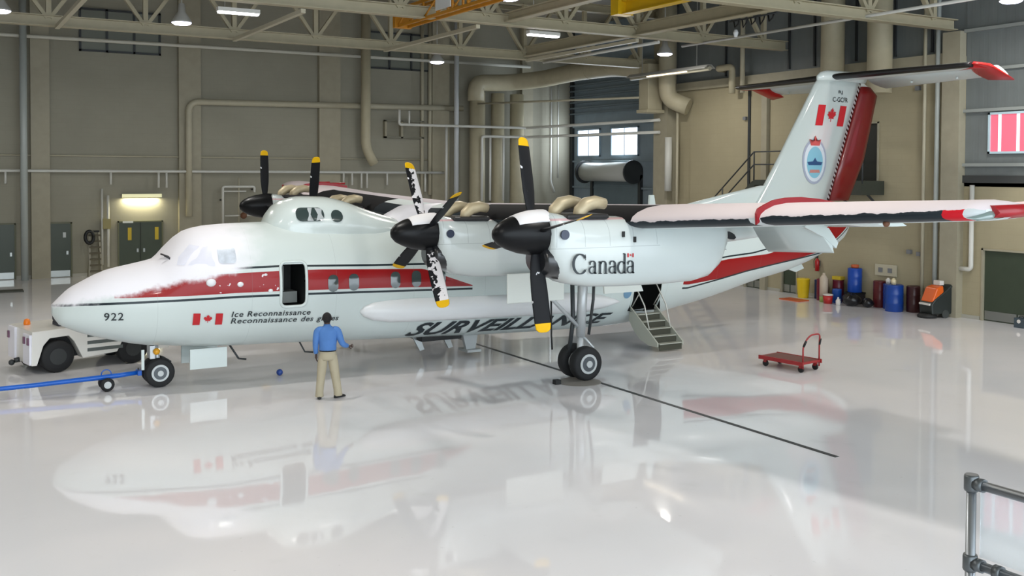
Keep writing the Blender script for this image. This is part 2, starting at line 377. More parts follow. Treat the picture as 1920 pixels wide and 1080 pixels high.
# orange lattice bridge crane
M_or=mat('orange_paint',(196,132,24),.45); 
t=thing('crane_bridge','orange lattice crane bridge with a small white sign hanging under the roof','crane',(11.5,5,9.5))
for dx in(-.18,.18):
    for dz,n_ in((0,'lower_rail'),(.55,'upper_rail')): G().bar((dx,3.0,dz),(dx,-5.5,dz),.07,.09).make(n_,M_or,t)
    for q in range(9): G().bar((dx,3.0-q*1.0,0),(dx,3.0-q*1.0,.55),.06,.06).make('lattice_post',M_or,t)
    for q in range(8): G().bar((dx,3.0-q,.55 if q%2 else 0),(dx,2.0-q,0 if q%2 else .55),.04,.04).make('lattice_brace',M_or,t)
G().b2((-.3,2.9,-.05),(.3,3.1,.6)).make('end_frame',M_or,t)
lab(G().b2((-.25,-1.0,.1),(-.22,.0,.5)).make('sign_plate',mat('white_sign',(225,228,230),.4),t),'small white plate')
# yellow hoist beam
t=thing('hoist_beam','yellow overhead hoist beam with a grey trolley near the roof','crane',(17.1,2.2,9.95))
G().ibeam((0,1.1,0),(0,-9,0),.34,.42).make('beam',M_yel,t); G().b2((-.3,1.0,-.22),(.3,1.4,.35)).make('end_stop',M_yel,t)
G().b2((-.25,-2.4,-.1),(.25,-1.7,.35)).make('trolley',mat('grey_machine',(120,122,125),.4),t)
# hanging festoon by the hoist
t=thing('cable_festoon','black cable hooks and a small white pendant hanging right of the yellow beam','cable trolley',(21.5,2.6,9.75))
G().tube([(0,.6,.1),(0,-1.6,.12)],.03,6).make('rail',M_dk,t); G().tube([(0,.5,.1),(0,.5,3.1)],.02,6).make('hanger_rod',M_dk,t); G().tube([(0,-1.5,.1),(0,-1.5,3.1)],.02,6).make('hanger_rod',M_dk,t)
for q in range(5): G().tube([(0,.4-q*.4,.1),(.0,.35-q*.4,-.12-.05*(q%2)),(0,.2-q*.4,-.02),(0,.15-q*.4,.1)],.025,6).make('cable_loop',M_blk,t)
G().lathe([(.05,-.45),(.09,-.3),(.05,-.2)],(0,.3,0),'z',10).make('pendant',mat('white_sign',(225,228,230),.4),t)
# ---- lamps
M_lampglow=mat('lamp_glass',(255,255,255),.3,emit=(222,222,255),es=14); M_tubeglow=mat('fluorescent_tube',(255,255,255),.3,emit=(248,252,255),es=9)
M_hood=mat('lamp_hood',(165,165,160),.4)
def area(parent,loc,sx,sy,e,col=(1,1,1),rot=(0,0,0)):
    l=D.lights.new('lamp_light','AREA'); l.shape='RECTANGLE'; l.size=sx; l.size_y=sy; l.energy=e; l.color=col
    o=D.objects.new('lamp_light',l); COL.objects.link(o); o.parent=parent; o.location=loc; o.rotation_euler=rot; return o
def bay(x,y,z,l,first=[None]):
    if first[0] is None:
        t=thing('high_bay_lamp',l,'lamp',(x,y,z),0,'round high-bay lamps')
        G().lathe([(.06,.62),(.10,.6),(.12,.35),(.30,.08),(.31,.02)],(0,0,0),'z',20).make('lamp_shade',M_hood,t)
        G().lathe([(.02,2.8),(.02,.6)],(0,0,0),'z',8).make('stem',M_hood,t)
        G().lathe([(.29,.03),(.29,.0),(.22,-.04),(.05,-.06)],(0,0,0),'z',20).make('lens',M_lampglow,t)
        area(t,(0,0,-.12),.5,.5,LAMP_W,(1,.97,.9)); first[0]=t; return t
    t=copy_tree(first[0]); t.location=(x,y,z); t['label']=l; return t
bay(4.75,9.7,9.3,'lit high-bay lamp left of the long strip light'); bay(16.4,15.4,9.3,'lit high-bay lamp in front of the back windows, centre'); bay(22.9,8.4,9.35,'lit high-bay lamp hanging over the curved duct'); bay(23.6,-5.7,9.45,'lit high-bay lamp at the top right corner'); bay(-.25,10.8,9.4,'lit high-bay lamp at the top left edge')
for i,(x,y) in enumerate(((4,-2),(-6,-4),(9,-12),(-2,-12),(12.4,2.5),(-9,8),(-7,-15),(20,-9))):  # more lamps; the far left one is added to brighten the left floor
    bay(x,y,9.7,'lit high-bay lamp over the open floor, %s'%['above the nose side','beyond the left edge','in front of the wing','left foreground','beside the yellow beam','left of the hall','far left foreground, added out of view to brighten the floor','right foreground beyond the wing tip'][i])
def strip(x,y,z,L,l,first=[None]):
    if first[0] is None:
        t=thing('strip_light',l,'strip light',(x,y,z),0,'white strip lights')
        G().b2((-L/2,-.12,0),(L/2,.12,.12)).make('housing',mat('white_enamel',(220,220,215),.4),t); G().tube([(-.4,0,.1),(-.4,0,3.3)],.015,6).make('hanger_rod',M_hood,t)
        G().b2((-L/2+.03,-.1,-.05),(L/2-.03,.1,0)).make('tube',M_tubeglow,t)
        area(t,(0,0,-.08),L,.2,40,(1,1,.97)); first[0]=t; return t
    t=copy_tree(first[0]); t.location=(x,y,z); t['label']=l; return t
strip(5.9,7.4,9.42,1.25,'lit strip light at top left under the roof truss'); strip(16.2,6.7,9.42,1.25,'lit strip light beside the round lamp in the roof centre')
t=thing('light_fitting','lit fluorescent wall light above the dark double door','wall light',(6.3,YB,3.55))
G().b2((-.85,-.32,0),(.85,0,.1)).make('housing',mat('grey_machine',(120,122,125),.4),t); G().b2((-.86,-.33,-.06),(.86,-.30,.1)).b2((-.75,-.26,-.03),(.75,-.06,0)).make('tube_cover',mat('dull_tube_glow',(230,228,190),.4,emit=(240,235,180),es=.5),t)
area(t,(0,-.17,-.08),1.5,.15,60,(1,.92,.62))
t=thing('radiant_heater','long glowing radiant tube under a reflector below the roof','heater',(25.0,10.75,8.9))
G().tube([(0,-2.6,0),(0,2.6,0)],.09).make('tube',mat('pale_steel',(186,180,158),.45),t)
G().b2((-.16,-1.3,-.05),(.16,1.3,.0)).make('glow_section',mat('warm_glow',(255,240,210),.3,emit=(255,235,205),es=1.8),t)
G().prism([(-.28,-3.2,.02),(-.1,-3.2,.16),(.1,-3.2,.16),(.28,-3.2,.02),(.26,-3.2,0),(.1,-3.2,.13),(-.1,-3.2,.13),(-.26,-3.2,0)],(0,5.2,0)).make('reflector',M_hood,t,(0,.6,0)); G().tube([(0,-1.8,.1),(0,-1.8,4.0)],.015,6).make('hanger_rod',M_hood,t); G().tube([(0,1.8,.1),(0,1.8,4.0)],.015,6).make('hanger_rod',M_hood,t)
# ================================================================ PIPES AND DUCTS
def pipe(pts,r,m,l,cat='pipe',name='wall_pipe',n=10,grp=None):
    return tag(G().tube(pts,r,n).make(name,m),l,cat,grp or ('pipes on the hangar walls' if cat=='pipe' else 'round duct drops on the walls'))
def bend(pts,r=.25,n=5):
    out=[Vector(pts[0])]
    for i in range(1,len(pts)-1):
        p=Vector(pts[i]);a=(Vector(pts[i-1])-p);b=(Vector(pts[i+1])-p);q=min(r,a.length*.45,b.length*.45)
        a=p+a.normalized()*q;b=p+b.normalized()*q
        for k_ in range(n+1):
            t=k_/n; out.append(a*(1-t)**2+p*2*t*(1-t)+b*t*t)
    out.append(Vector(pts[-1])); return out
YP=24.95
pipe(bend([(8.35,YP,2.6),(8.35,YP,7.9),(22.6,YP,8.1)],.5),.15,M_pipe,'long beige pipe bending down with a rounded corner on the back wall')
pipe([(-15.8,YP,10.35),(26.8,YP,10.55)],.085,mat('pale_pipe',(205,203,190),.45),'thin pale pipe running the whole back wall just under the farthest truss')
t=thing('wall_pipe','white header pipe with short drop stubs along the back wall at eye level','pipe',(0,YP,4.68))
G().tube([(-15.8,0,0),(21.5,0,0)],.065).make('header',M_wht,t)
for xx,L in ((.75,.55),(4.95,.6),(7.0,.75),(7.35,.75),(15.9,.55),(16.35,.65),(16.85,.8),(17.15,.8),(18.25,.65),(20.4,1.0)): G().tube([(xx,0,0),(xx,0,-L)],.05,8).make('drop_stub',M_wht,t)
pipe([(-15.8,25.3,5.35),(21.5,25.3,5.35)],.035,M_pipe,'thin beige conduit above the white header pipe')
pipe([(1.44,24.68,0),(1.44,24.68,Z1-.2)],.15,mat('zinc_pipe',(170,176,172),.35),'tall pale grey downpipe at far left')
pipe([(4.6,25.1,.5),(4.6,25.1,3.9)],.05,M_wht,'thin white conduit right of the leaning ladder'); pipe([(4.85,25.1,.4),(4.85,25.1,3.6)],.06,M_wht,'thicker white conduit left of the lit wall lamp')
tag(G().b2((4.62,25.0,2.1),(4.95,25.38,2.55)).make('junction_box',mat('olive_box',(150,140,90),.5)),'small olive box on the conduits left of the dark double door','box')
t=thing('pipe_loop','white pipe loop with a small rusty valve on the back wall behind the cockpit','pipe',(10,YP,3.0))
G().tube(bend([(-.1,0,-.8),(-.1,0,.97),(1.4,0,.97),(1.4,0,.7)],.1),.06).make('loop_pipe',M_wht,t); G().tube([(-.1,0,.75),(1.0,0,.75)],.04).make('cross_pipe',M_wht,t); G().tube([(.65,0,-.7),(.65,0,1.4)],.035).make('riser',M_pipe,t); G().ball((.85,-.1,-.4),.16).make('valve',mat('rust_brown',(110,72,50),.6),t); G().b2((-.14,0,.3),(-.06,.44,.38)).b2((1.36,0,.8),(1.44,.44,.88)).make('wall_bracket',M_dk,t); G().tube([(0,0,-.4),(1.5,0,-.4)],.04).make('cross_pipe',M_wht,t)
pipe(bend([(16.9,24.5,Z1-.1),(16.9,24.5,5.9),(17.35,24.5,5.1)],.6),.24,M_duct,'round beige duct drop with a bent foot behind the inboard propeller','duct','air_duct',16)
pipe([(20.35,25.22,3.5),(20.35,25.22,Z1-.2)],.09,M_pipe,'left one of two slim beige vertical pipes behind the inboard propeller'); pipe([(20.8,25.22,3.5),(20.8,25.22,Z1-.2)],.1,M_pipe,'right one of two slim beige vertical pipes behind the inboard propeller')
pipe([(22.05,24.6,2.6),(22.05,24.6,Z1-.2)],.13,mat('white_riser',(196,200,202),.35),'thick white riser between the slim beige pipes and the big ducts')
pipe([(21.4,24.5,3.0),(21.4,24.5,7.2)],.07,M_wht,'short white riser joining the header pipe')
pipe(bend([(18.5,24.0,7.85),(18.5,24.0,7.1),(26.0,23.95,7.12),(26.5,13.2,7.1)],.12),.07,M_wht,'upper white pipe spanning from the back wall across the alcove')
pipe([(19.05,24.0,7.8),(19.05,24.0,7.15)],.05,M_wht,'short white stub beside the top of the upper white pipe')
pipe(bend([(23.2,23.9,3.2),(23.2,23.9,6.6),(26.0,23.85,6.62),(26.5,13.2,6.55)],.12),.07,M_wht,'lower white pipe spanning across the alcove in front of the bright windows')
pipe([(23.7,23.9,3.2),(23.7,23.9,6.55)],.06,M_wht,'white riser, middle one left of the outboard propeller blade')
pipe([(24.5,23.9,3.2),(24.5,23.9,6.55)],.06,M_wht,'white riser right beside the upright outboard propeller blade')
pipe([(22.9,23.8,8.3),(25.65,13.6,8.1)],.05,M_pipe,'thin beige pipe crossing the alcove above the white pipes')
pipe(bend([(28.2,25.0,10),(28.2,25.0,4.2),(28.45,25.0,3.6)],.2),.07,M_wht,'white drop pipe on the lit alcove wall'); pipe([(28.75,25.1,4.4),(28.75,25.1,10)],.05,M_wht,'second white drop pipe on the lit alcove wall')
t=thing('cable_tray','grey box tray frame on the back wall behind the inboard propeller','cable tray',(19.3,25.2,6.9))
for a in ((-1.1,-.45,-1.0,.45),(-.2,-.45,-.1,.45),(1.0,-.45,1.1,.45)): G().b2((a[0],-.1,a[1]),(a[2],.19,a[3])).make('upright',M_pil,t)
for zz in(-.45,.4): G().b2((-1.1,-.1,zz),(1.1,.1,zz+.08)).make('rail',mat('dull_tray',(120,118,104),.5),t)
# big duct group
for x_,r_,l in ((23.3,.42,'leftmost of the three big vertical ducts by the hall corner'),(24.55,.36,'middle one of the three big vertical ducts by the hall corner'),(25.75,.38,'rightmost of the three big vertical ducts by the hall corner')):
    tag(G().tube([(x_,24.6,0.0),(x_,24.6,8.95)],r_,18).make('air_duct',M_duct),l,'duct','big vertical ducts')
g=G(); pts=[(23.1,24.4,8.5),(23.1,24.4,9.45),(24.4,24.3,9.5),(25.2,24.0,9.55),(26.1,22.6,9.65),(26.3,19.5,9.8),(26.3,16.5,9.75),(26.3,13.6,9.45)]
g.tube(bend(pts,.5,3),.44,16); 
for a in (22.0,20.2,18.4,16.6,14.8): g.lathe([(.455,-.02),(.455,.02)],(26.3,a,9.78 if a<21 else 9.7),'y',16)
tag(g.make('air_duct',M_duct),'big beige duct curving along the ceiling over the alcove','duct')
tag(G().b2((25.7,13.0,7.5),(26.5,13.7,9.6)).b2((25.6,12.95,7.4),(26.6,13.75,7.55)).make('air_duct',M_duct,bevel=.03),'rectangular beige duct drop at the right end of the curved duct','duct')
pipe(bend([(26.2,12.3,Z1-.1),(26.2,12.3,8.0),(26.75,11.5,7.6)],.7),.38,M_duct,'round beige duct with an elbow entering the right wall','duct','air_duct',18)
pipe([(26.45,3.15,8.3),(26.45,3.15,Z1-.1)],.42,M_duct,'big round duct dropping behind the fin top','duct','air_duct',18)
pipe([(26.45,1.05,7.5),(26.45,1.05,Z1-.1)],.42,M_duct,'big round duct dropping behind the right half of the tailplane','duct','air_duct',18)
pipe(bend([(27.08,9.6,9.1),(26.6,9.5,9.1),(26.6,8.6,9.1),(26.6,8.6,8.0)],.2),.14,M_duct,'small bent duct end left of the fin','duct','air_duct',12)
pipe([(26.7,8.1,8.0),(26.7,8.1,Z1-.1)],.1,M_pipe,'beige vertical pipe left of the tailplane tip')
pipe([(26.5,12.55,3.9),(26.5,12.55,6.3)],.17,M_wht,'fat white vertical cylinder on the wall column','pipe'); pipe([(26.55,12.0,.5),(26.55,12.0,7.9)],.06,M_pipe,'slim beige pipe right of the fat white cylinder')
pipe([(26.9,-.45,.2),(26.9,-.45,Z1-.1)],.06,M_pipe,'left slim pipe by the column at right'); pipe([(26.9,-.95,.2),(26.9,-.95,Z1-.1)],.08,mat('zinc_pipe',(170,176,172),.35),'grey slim pipe beside the column at right')
pipe(bend([(26.95,-2.25,4.35),(26.95,-2.25,1.62),(26.95,-1.8,1.62)],.12),.075,M_wht,'white vertical pipe with bent foot beside the green double door')
for y_,z_ in ((-.15,7.55),(8.2,6.9),(-.3,1.9),(.1,1.95),(5.2,1.6)):
    tag(G().b2((26.98,y_,z_),(27.1,y_+.16,z_+.14)).make('fitting',mat('grey_machine',(120,122,125),.4)),'small grey fitting on the right wall, %s'%{7.55:'high between the fin and the window',6.9:'high left of the fin',1.9:'above the floor scrubber, right one',1.95:'above the floor scrubber, left one',1.6:'beside the fire extinguisher'}[z_],'fitting')
t=thing('socket_panel','pale socket panel above the black bags on the right wall','electrical panel',(27.08,1.15,1.3))
G().b2((-.06,-.45,-.2),(0,.45,.2)).make('plate',mat('pale_steel',(186,180,158),.45),t)
for s in (-.2,.2): G().b2((-.09,s-.08,-.08),(-.05,s+.08,.08)).make('socket',mat('grey_machine',(120,122,125),.4),t)
# steel stair and landing
t=thing('steel_stair','dark steel stair and landing to the upper door behind the fin','stair',(26.5,4,0))
M_sd=mat('dark_green_steel',(58,62,54),.5)
G().b2((-.6,-2.7,3.95),(.58,-1.0,4.45)).b2((-.6,-1.0,4.25),(.58,2.6,4.45)).make('landing',M_sd,t)
for q in range(20): G().b2((-.5,2.6+.27*q,4.2-.215*q),(.5,2.87+.27*q,4.25-.215*q)).make('tread',M_sd,t)
for dx in(-.55,.55): G().bar((dx,2.6,4.3),(dx,8.0,0.0),.05,.25).make('stringer',M_sd,t)
for dz in (1.1,.6): G().tube([(-.55,-2.7,4.45+dz),(-.55,2.6,4.45+dz),(-.55,8.0,.1+dz)],.03,8).make('handrail',M_dk,t)
for y_ in(-2.7,-.9,.9,2.6,4.4,6.2,8.0):
    zb=4.45 if y_<=2.6 else 4.45-(y_-2.6)*.8; G().tube([(-.55,y_,zb-.1),(-.55,y_,zb+1.1)],.03,8).make('rail_post',M_dk,t)
for y_ in (-2.5,-1.2,1.2): G().bar((-.5,y_,4.3),(.58,y_,3.5),.06,.06,(0,1,0)).make('support_bracket',M_dk,t)
# ================================================================ THE AIRCRAFT
FT=[(0,1.90,1.70,.10),(.134,2.03,1.48,.34),(.344,2.22,1.37,.52),(.544,2.33,1.28,.65),(1.07,2.57,1.11,.88),(1.83,2.73,.93,1.10),(2.05,2.79,.91,1.15),(2.3,3.05,.88,1.20),(2.68,3.37,.84,1.28),(3.08,3.47,.80,1.34),(3.7,3.51,.77,1.385),(4.8,3.53,.735,1.395),(5.8,3.53,.69,1.395),(8,3.52,.60,1.395),(10.1,3.5,.52,1.395),(11.7,3.5,.48,1.395),(13.5,3.5,.46,1.395),(14.5,3.5,.5,1.39),(16,3.55,.77,1.33),(17.3,3.6,.98,1.22),(19.6,3.68,1.46,.92),(20.7,3.72,1.64,.77),(21.8,3.75,1.91,.58),(23,3.75,2.35,.36),(23.5,3.72,2.6,.22),(23.8,3.6,2.95,.08)]
def mono(xs,ys):
    n=len(xs);d=[(ys[i+1]-ys[i])/(xs[i+1]-xs[i]) for i in range(n-1)]
    m=[d[0]]+[0 if d[i-1]*d[i]<=0 else 2*d[i-1]*d[i]/(d[i-1]+d[i]) for i in range(1,n-1)]+[d[-1]]
    def f(x):
        x=min(max(x,xs[0]),xs[-1]);i=min(max(bisect.bisect_right(xs,x)-1,0),n-2)
        h=xs[i+1]-xs[i];t=(x-xs[i])/h
        return ys[i]*(1+2*t)*(1-t)**2+m[i]*h*t*(1-t)**2+ys[i+1]*t*t*(3-2*t)+m[i+1]*h*t*t*(t-1)
    return f
X=[r[0] for r in FT];fzt,fzb,fhw=[mono(X,[r[k] for r in FT]) for k in (1,2,3)]
NEXP=2.15
def fy(x,z):
    zt,zb,hw=fzt(x),fzb(x),fhw(x);c=(zt+zb)/2;h=(zt-zb)/2;u=abs((z-c)/h)
    return -1 if u>=1 else hw*(1-u**NEXP)**(1/NEXP)
AC=thing('aircraft','white four-propeller high-wing turboprop aircraft with red stripe, partly covered with snow','aircraft')
SNOW=srgb(240,238,244); WHT=srgb(206,216,214); RED=srgb(150,14,18); BLK=srgb(24,38,44)
# fuselage paint
M_fus,nt,b,e,vec,(x,y,z)=newmat('fuselage_paint',.3,.12,.25)
low=e.curve(x,[(0,1.90),(.5,1.938),(1.6,1.964),(3.5,2.005),(5.3,1.979),(9.1,1.88),(16,1.50),(18.4,1.84),(20.2,2.02),(22.2,2.2),(23.2,2.75),(24,3.2)])
upl=e.curve(x,[(0,2.3),(2.38,2.51),(3.45,2.61),(4.4,2.62),(6.6,2.55),(9,2.5),(16,2.2),(17.6,2.33),(18.6,2.376),(21,2.7),(24,3.6)])
rtp=e.curve(x,[(0,2.2),(2,2.45),(3,2.50),(4.36,2.518),(5.33,2.51),(7.87,2.41),(9.25,1.93),(12,1.9),(16,2.1),(17.56,2.25),(19.29,2.31),(21,2.62),(23.8,3.5)])
rbt=e.curve(x,[(0,2.1),(1.1,2.06),(2.3,2.064),(3.5,2.09),(4.35,2.08),(6.6,2.029),(9.2,1.94),(12,1.95),(16,1.6),(17.28,1.70),(19.2,1.93),(21,2.11),(22.2,2.26),(23.2,2.83),(24,3.3)])
fwd=e.lt(x,9.15); aft=e.gt(x,15.8); vis=e.mx(fwd,aft)
red=e.mul(e.gt(z,rbt),e.lt(z,rtp),e.mx(e.mul(fwd,e.gt(x,1.1)),aft))
bl=e.mul(e.lt(e.op('ABSOLUTE',e.sub(z,low)),.024),vis)
bu=e.mul(e.lt(e.op('ABSOLUTE',e.sub(z,upl)),.022),e.mx(e.mul(e.gt(x,2.4),e.lt(x,8.0)),aft))
col=e.mix(red,WHT,RED); col=e.mix(e.mx(bl,bu),col,BLK)
# panel seams
se=e.lt(e.op('FRACT',e.mul(x,1/1.9)),.006); col=e.mix(e.mul(se,.18),col,srgb(120,130,130))
# snow and frost on nose and windscreen
n1=e.noise(vec,3.0,5); n2=e.noise(vec,14,4); 
edge=e.add(e.curve(x,[(0,1.86),(1.0,2.06),(1.5,2.12),(2.1,2.27),(2.9,2.42),(3.6,2.55),(4.3,2.9),(5,3.4),(7,3.7),(25,3.9)],25,4),e.mul(e.sub(n1,.5),.22))
sf=e.smooth(e.add(e.sub(z,edge),e.mul(e.sub(n2,.5),.10)),-.07,.09)
sf=e.mul(sf,e.sub(1,e.smooth(e.add(x,e.mul(n1,.8)),3.6,4.8)))
col=e.mix(sf,col,SNOW)
specks=e.mul(e.gt(e.noise(vec,7,2),.70),e.gt(x,2.6),e.lt(x,4.4),e.gt(z,2.1),e.lt(z,2.5)); col=e.mix(e.mul(specks,.8),col,SNOW)
nt.links.new(col,b.inputs['Base Color']); nt.links.new(e.add(e.mul(sf,.5),.28),b.inputs['Roughness']); nt.links.new(e.mul(e.sub(1,sf),.12),b.inputs['Coat Weight'])
# fuselage mesh with real openings
xs=sorted(set([0,.02,.06,.134,.2,.27,.344,.44,.544,.7,.85,1.07,1.3,1.55,1.83,1.95,2.05,2.17,2.3,2.4,2.5,2.68,2.85,3.08,3.3,3.5,3.7,4.0,4.25,4.45,4.62,4.8,4.99,5.3,5.6,6,6.5,7,7.5,8,8.6,9.3,10.1,10.9,11.7,12.6,13.2,13.7,14.06,14.3,14.6,15.0,15.4,16,16.6,17.3,18,18.8,19.6,20.2,20.7,21.2,21.8,22.4,23,23.25,23.5,23.65,23.8]))
def sec(xx,zz,off=0,side=-1):
    return (xx,side*(max(fy(xx,zz),0)+off),zz)
NS=72
def ring(xx):
    zt,zb,hw=fzt(xx),fzb(xx),fhw(xx); c=(zt+zb)/2; h=(zt-zb)/2; o=[]
    for j in range(NS):
        a=2*math.pi*j/NS; ca,sa=math.cos(a),math.sin(a); p=2/NEXP
        o.append((xx,hw*math.copysign(abs(ca)**p,ca),c+h*math.copysign(abs(sa)**p,sa)))
    return o
rings=[ring(q) for q in xs]; g=G()
for r_ in rings: g.v+=r_
for i in range(len(xs)-1):
    for j in range(NS):
        f=(i*NS+j,i*NS+(j+1)%NS,(i+1)*NS+(j+1)%NS,(i+1)*NS+j)
        cx_=(xs[i]+xs[i+1])/2; cz_=sum(g.v[q][2] for q in f)/4; cy_=sum(g.v[q][1] for q in f)/4
        if cy_<0 and ((4.45<cx_<4.99 and 1.78<cz_<2.66) or (14.06<cx_<15.0 and 0.98<cz_<2.62)): continue
        g.face(f,True)
g.face(range(NS)); g.face([(len(xs)-1)*NS+j for j in range(NS)])
fus=g.make('fuselage',M_fus,AC)
M_int=mat('dark_cabin_interior',(26,28,28),.6); M_int2=mat('grey_cabin_trim',(130,134,130),.5)
def recess(x0,x1,z0,z1,d,name):
    g=G(); y0=-1.22; y1=y0+d
    g.add([(x0,y0,z0),(x1,y0,z0),(x1,y0,z1),(x0,y0,z1),(x0,y1,z0),(x1,y1,z0),(x1,y1,z1),(x0,y1,z1)],[(0,1,5,4),(1,2,6,5),(2,3,7,6),(3,0,4,7),(4,5,6,7)])
    return g.make(name,M_int,AC,fix=False)
rc=recess(4.42,5.02,1.72,2.69,1.0,'cabin_doorway')
g=G().b2((4.45,-.9,1.75),(4.95,-.5,2.0)); g.make('seat_box',M_int2,rc); G().b2((4.52,-1.15,2.05),(4.56,-1.05,2.6)).make('interior_pole',M_int2,rc)
rc2=recess(14.03,15.03,.98,2.62,1.1,'rear_doorway')
def frame(pts,w,off,name,m,closed=True):   # ribbon frame following the skin
    g=G(); g.tube([sec(px_,pz_,off) for px_,pz_ in pts],w,8,False,closed); return g.make(name,m,AC)
def rrect(x0,x1,z0,z1,r,n=4):
    o=[]
    for cx_,cz_,a0 in ((x1-r,z1-r,0),(x0+r,z1-r,90),(x0+r,z0+r,180),(x1-r,z0+r,270)):
        for q in range(n+1): a=math.radians(a0+90*q/n); o.append((cx_+r*math.cos(a),cz_+r*math.sin(a)))
    return o
def dense(P,d=.06):
    o=[]
    for i,p in enumerate(P):
        q=P[(i+1)%len(P)]; n=max(1,int(math.dist(p,q)/d)); o+=[(p[0]+(q[0]-p[0])*k_/n,p[1]+(q[1]-p[1])*k_/n) for k_ in range(n)]
    return o
def skin(pts,off,name,m,side=-1,parent=None,rings_=5,c=None,fn=None):
    cx_=sum(p[0] for p in pts)/len(pts) if c is None else c[0]; cz_=sum(p[1] for p in pts)/len(pts) if c is None else c[1]
    fn=fn or (lambda a,b_:sec(a,b_,off,side)); g=G(); n=len(pts); vs=[fn(cx_,cz_)]
    for k_ in range(1,rings_+1):
        t=k_/rings_
        for p in pts: vs.append(fn(cx_+(p[0]-cx_)*t,cz_+(p[1]-cz_)*t))
    fs=[(0,1+j,1+(j+1)%n) for j in range(n)]
    for k_ in range(rings_-1):
        for j in range(n): a=1+k_*n; fs.append((a+j,a+(j+1)%n,a+n+(j+1)%n,a+n+j))
    g.add(vs,fs,True); return g.make(name,m,parent or AC)
M_win=mat('cabin_window_glass',(52,66,66),.08,coat=1); M_frost=mat('frosted_windscreen',(228,228,240),.35,noise=.03,nscale=6); M_whp=mat('white_aircraft_paint',(206,216,214),.22,coat=.5)
frame(dense(rrect(4.43,5.01,1.72,2.70,.13)),.035,.0,'door_surround',M_whp)
frame([(14.04,2.6),(14.04,1.9),(14.04,1.3),(14.06,.98)],.03,.0,'rear_door_frame',M_whp,False)
frame([(15.03,2.6),(15.04,1.9),(15.04,1.3),(15.03,.98)],.03,.0,'rear_door_frame',M_whp,False)
for s in(-1,1):
    for xc in (5.62,6.11,7.13,7.66,8.3): 
        w_=skin(rrect(xc-.12,xc+.12,2.0,2.38,.11),.012,'cabin_window',M_win,s)
    skin([(2.52,2.70),(2.86,3.06),(3.08,3.10),(3.05,2.68)],.012,'cockpit_side_window',M_frost,s)
    skin(rrect(3.13,3.5,2.72,3.06,.08),.012,'cockpit_side_window',mat('frosty_glass',(205,212,222),.25,noise=.12,nscale=9),s)
# windscreen panes (snowed over) and wiper
for s in(-1,1):
    skin([(2.32,2.70),(2.46,2.70),(2.80,3.08),(2.62,3.12),(2.38,2.86)],.012,'windscreen_pane',M_frost,s)
g=G().tube([(2.12,-.36,2.9),(2.22,-.62,2.86),(2.3,-.84,2.66)],.018,6); g.tube([(2.14,-.62,2.88),(2.24,-.68,2.83)],.02,6); g.make('wiper',mat('wiper_black',(40,40,46),.5),AC)
# skin blisters and vents on the red stripe
for xx,zz,r_ in ((2.95,2.33,.085),(3.55,2.27,.055),(4.1,2.45,.03),(4.2,2.1,.04)):
    p=sec(xx,zz,0); G().ball(p,r_,10,6,(1.3,.6,1)).make('blister',mat('white_blister',(230,232,236),.3),AC)
# observation bubble on the roof
bx=[(4.42,3.45,.05,.35),(4.52,3.68,.2,.5),(4.68,3.9,.38,.64),(4.95,4.05,.52,.78),(5.3,4.11,.58,.84),(5.8,4.10,.6,.86),(6.3,4.0,.58,.88),(6.8,3.82,.5,.88),(7.3,3.66,.36,.8),(7.9,3.5,.15,.6)]
fb=[mono([q[0] for q in bx],[q[k_] for q in bx]) for k_ in (1,2,3)]
def bub(xx,a):   # a 0..pi over the top
    zt=fb[0](xx); hw=fb[2](xx); z0=3.18; return (xx,hw*math.cos(a)*(1+.12*math.sin(a)),z0+(zt-z0)*math.sin(a)**.8 if a not in(0,math.pi) else z0)
g=G(); nx=26; na=28; L_=[[bub(4.42+(7.9-4.42)*i/nx,math.pi*j/na) for j in range(na+1)] for i in range(nx+1)]
g.loft(L_,True,False,False); bubo=g.make('observation_bubble',M_whp,AC)
def bside(xx,zz,off=.015,side=-1):
    zt=fb[0](xx); hw=fb[2](xx); z0=3.18; sa=min(1,max(0,((zz-z0)/(zt-z0)))**1.25); a=math.asin(sa); return (xx,side*(hw*math.cos(a)*(1+.12*math.sin(a))+off),zz+off*.4)
for s in(-1,1):
    w_=skin(rrect(4.98,5.62,3.55,3.86,.13),.0,'bubble_window',M_win,s,bubo,5,None,lambda a,b_,s=s:bside(a,b_,.016,s))
    if s<0:  # pale shapes painted over the port bubble window as its reflection
        skin([(5.22,3.56),(5.26,3.85),(5.36,3.85),(5.30,3.7),(5.36,3.56)],.0,'window_reflection_panel',mat('pale_window_reflection',(176,182,184),.5),s,w_,4,None,lambda a,b_,s=s:bside(a,b_,.022,s))
        skin([(5.42,3.56),(5.47,3.7),(5.42,3.85),(5.58,3.83),(5.6,3.6)],.0,'window_reflection_panel',MATS['pale_window_reflection'],s,w_,4,None,lambda a,b_,s=s:bside(a,b_,.022,s))
    skin(rrect(5.78,6.06,3.52,3.8,.13),.0,'bubble_window',M_win,s,bubo,5,None,lambda a,b_,s=s:bside(a,b_,.016,s))
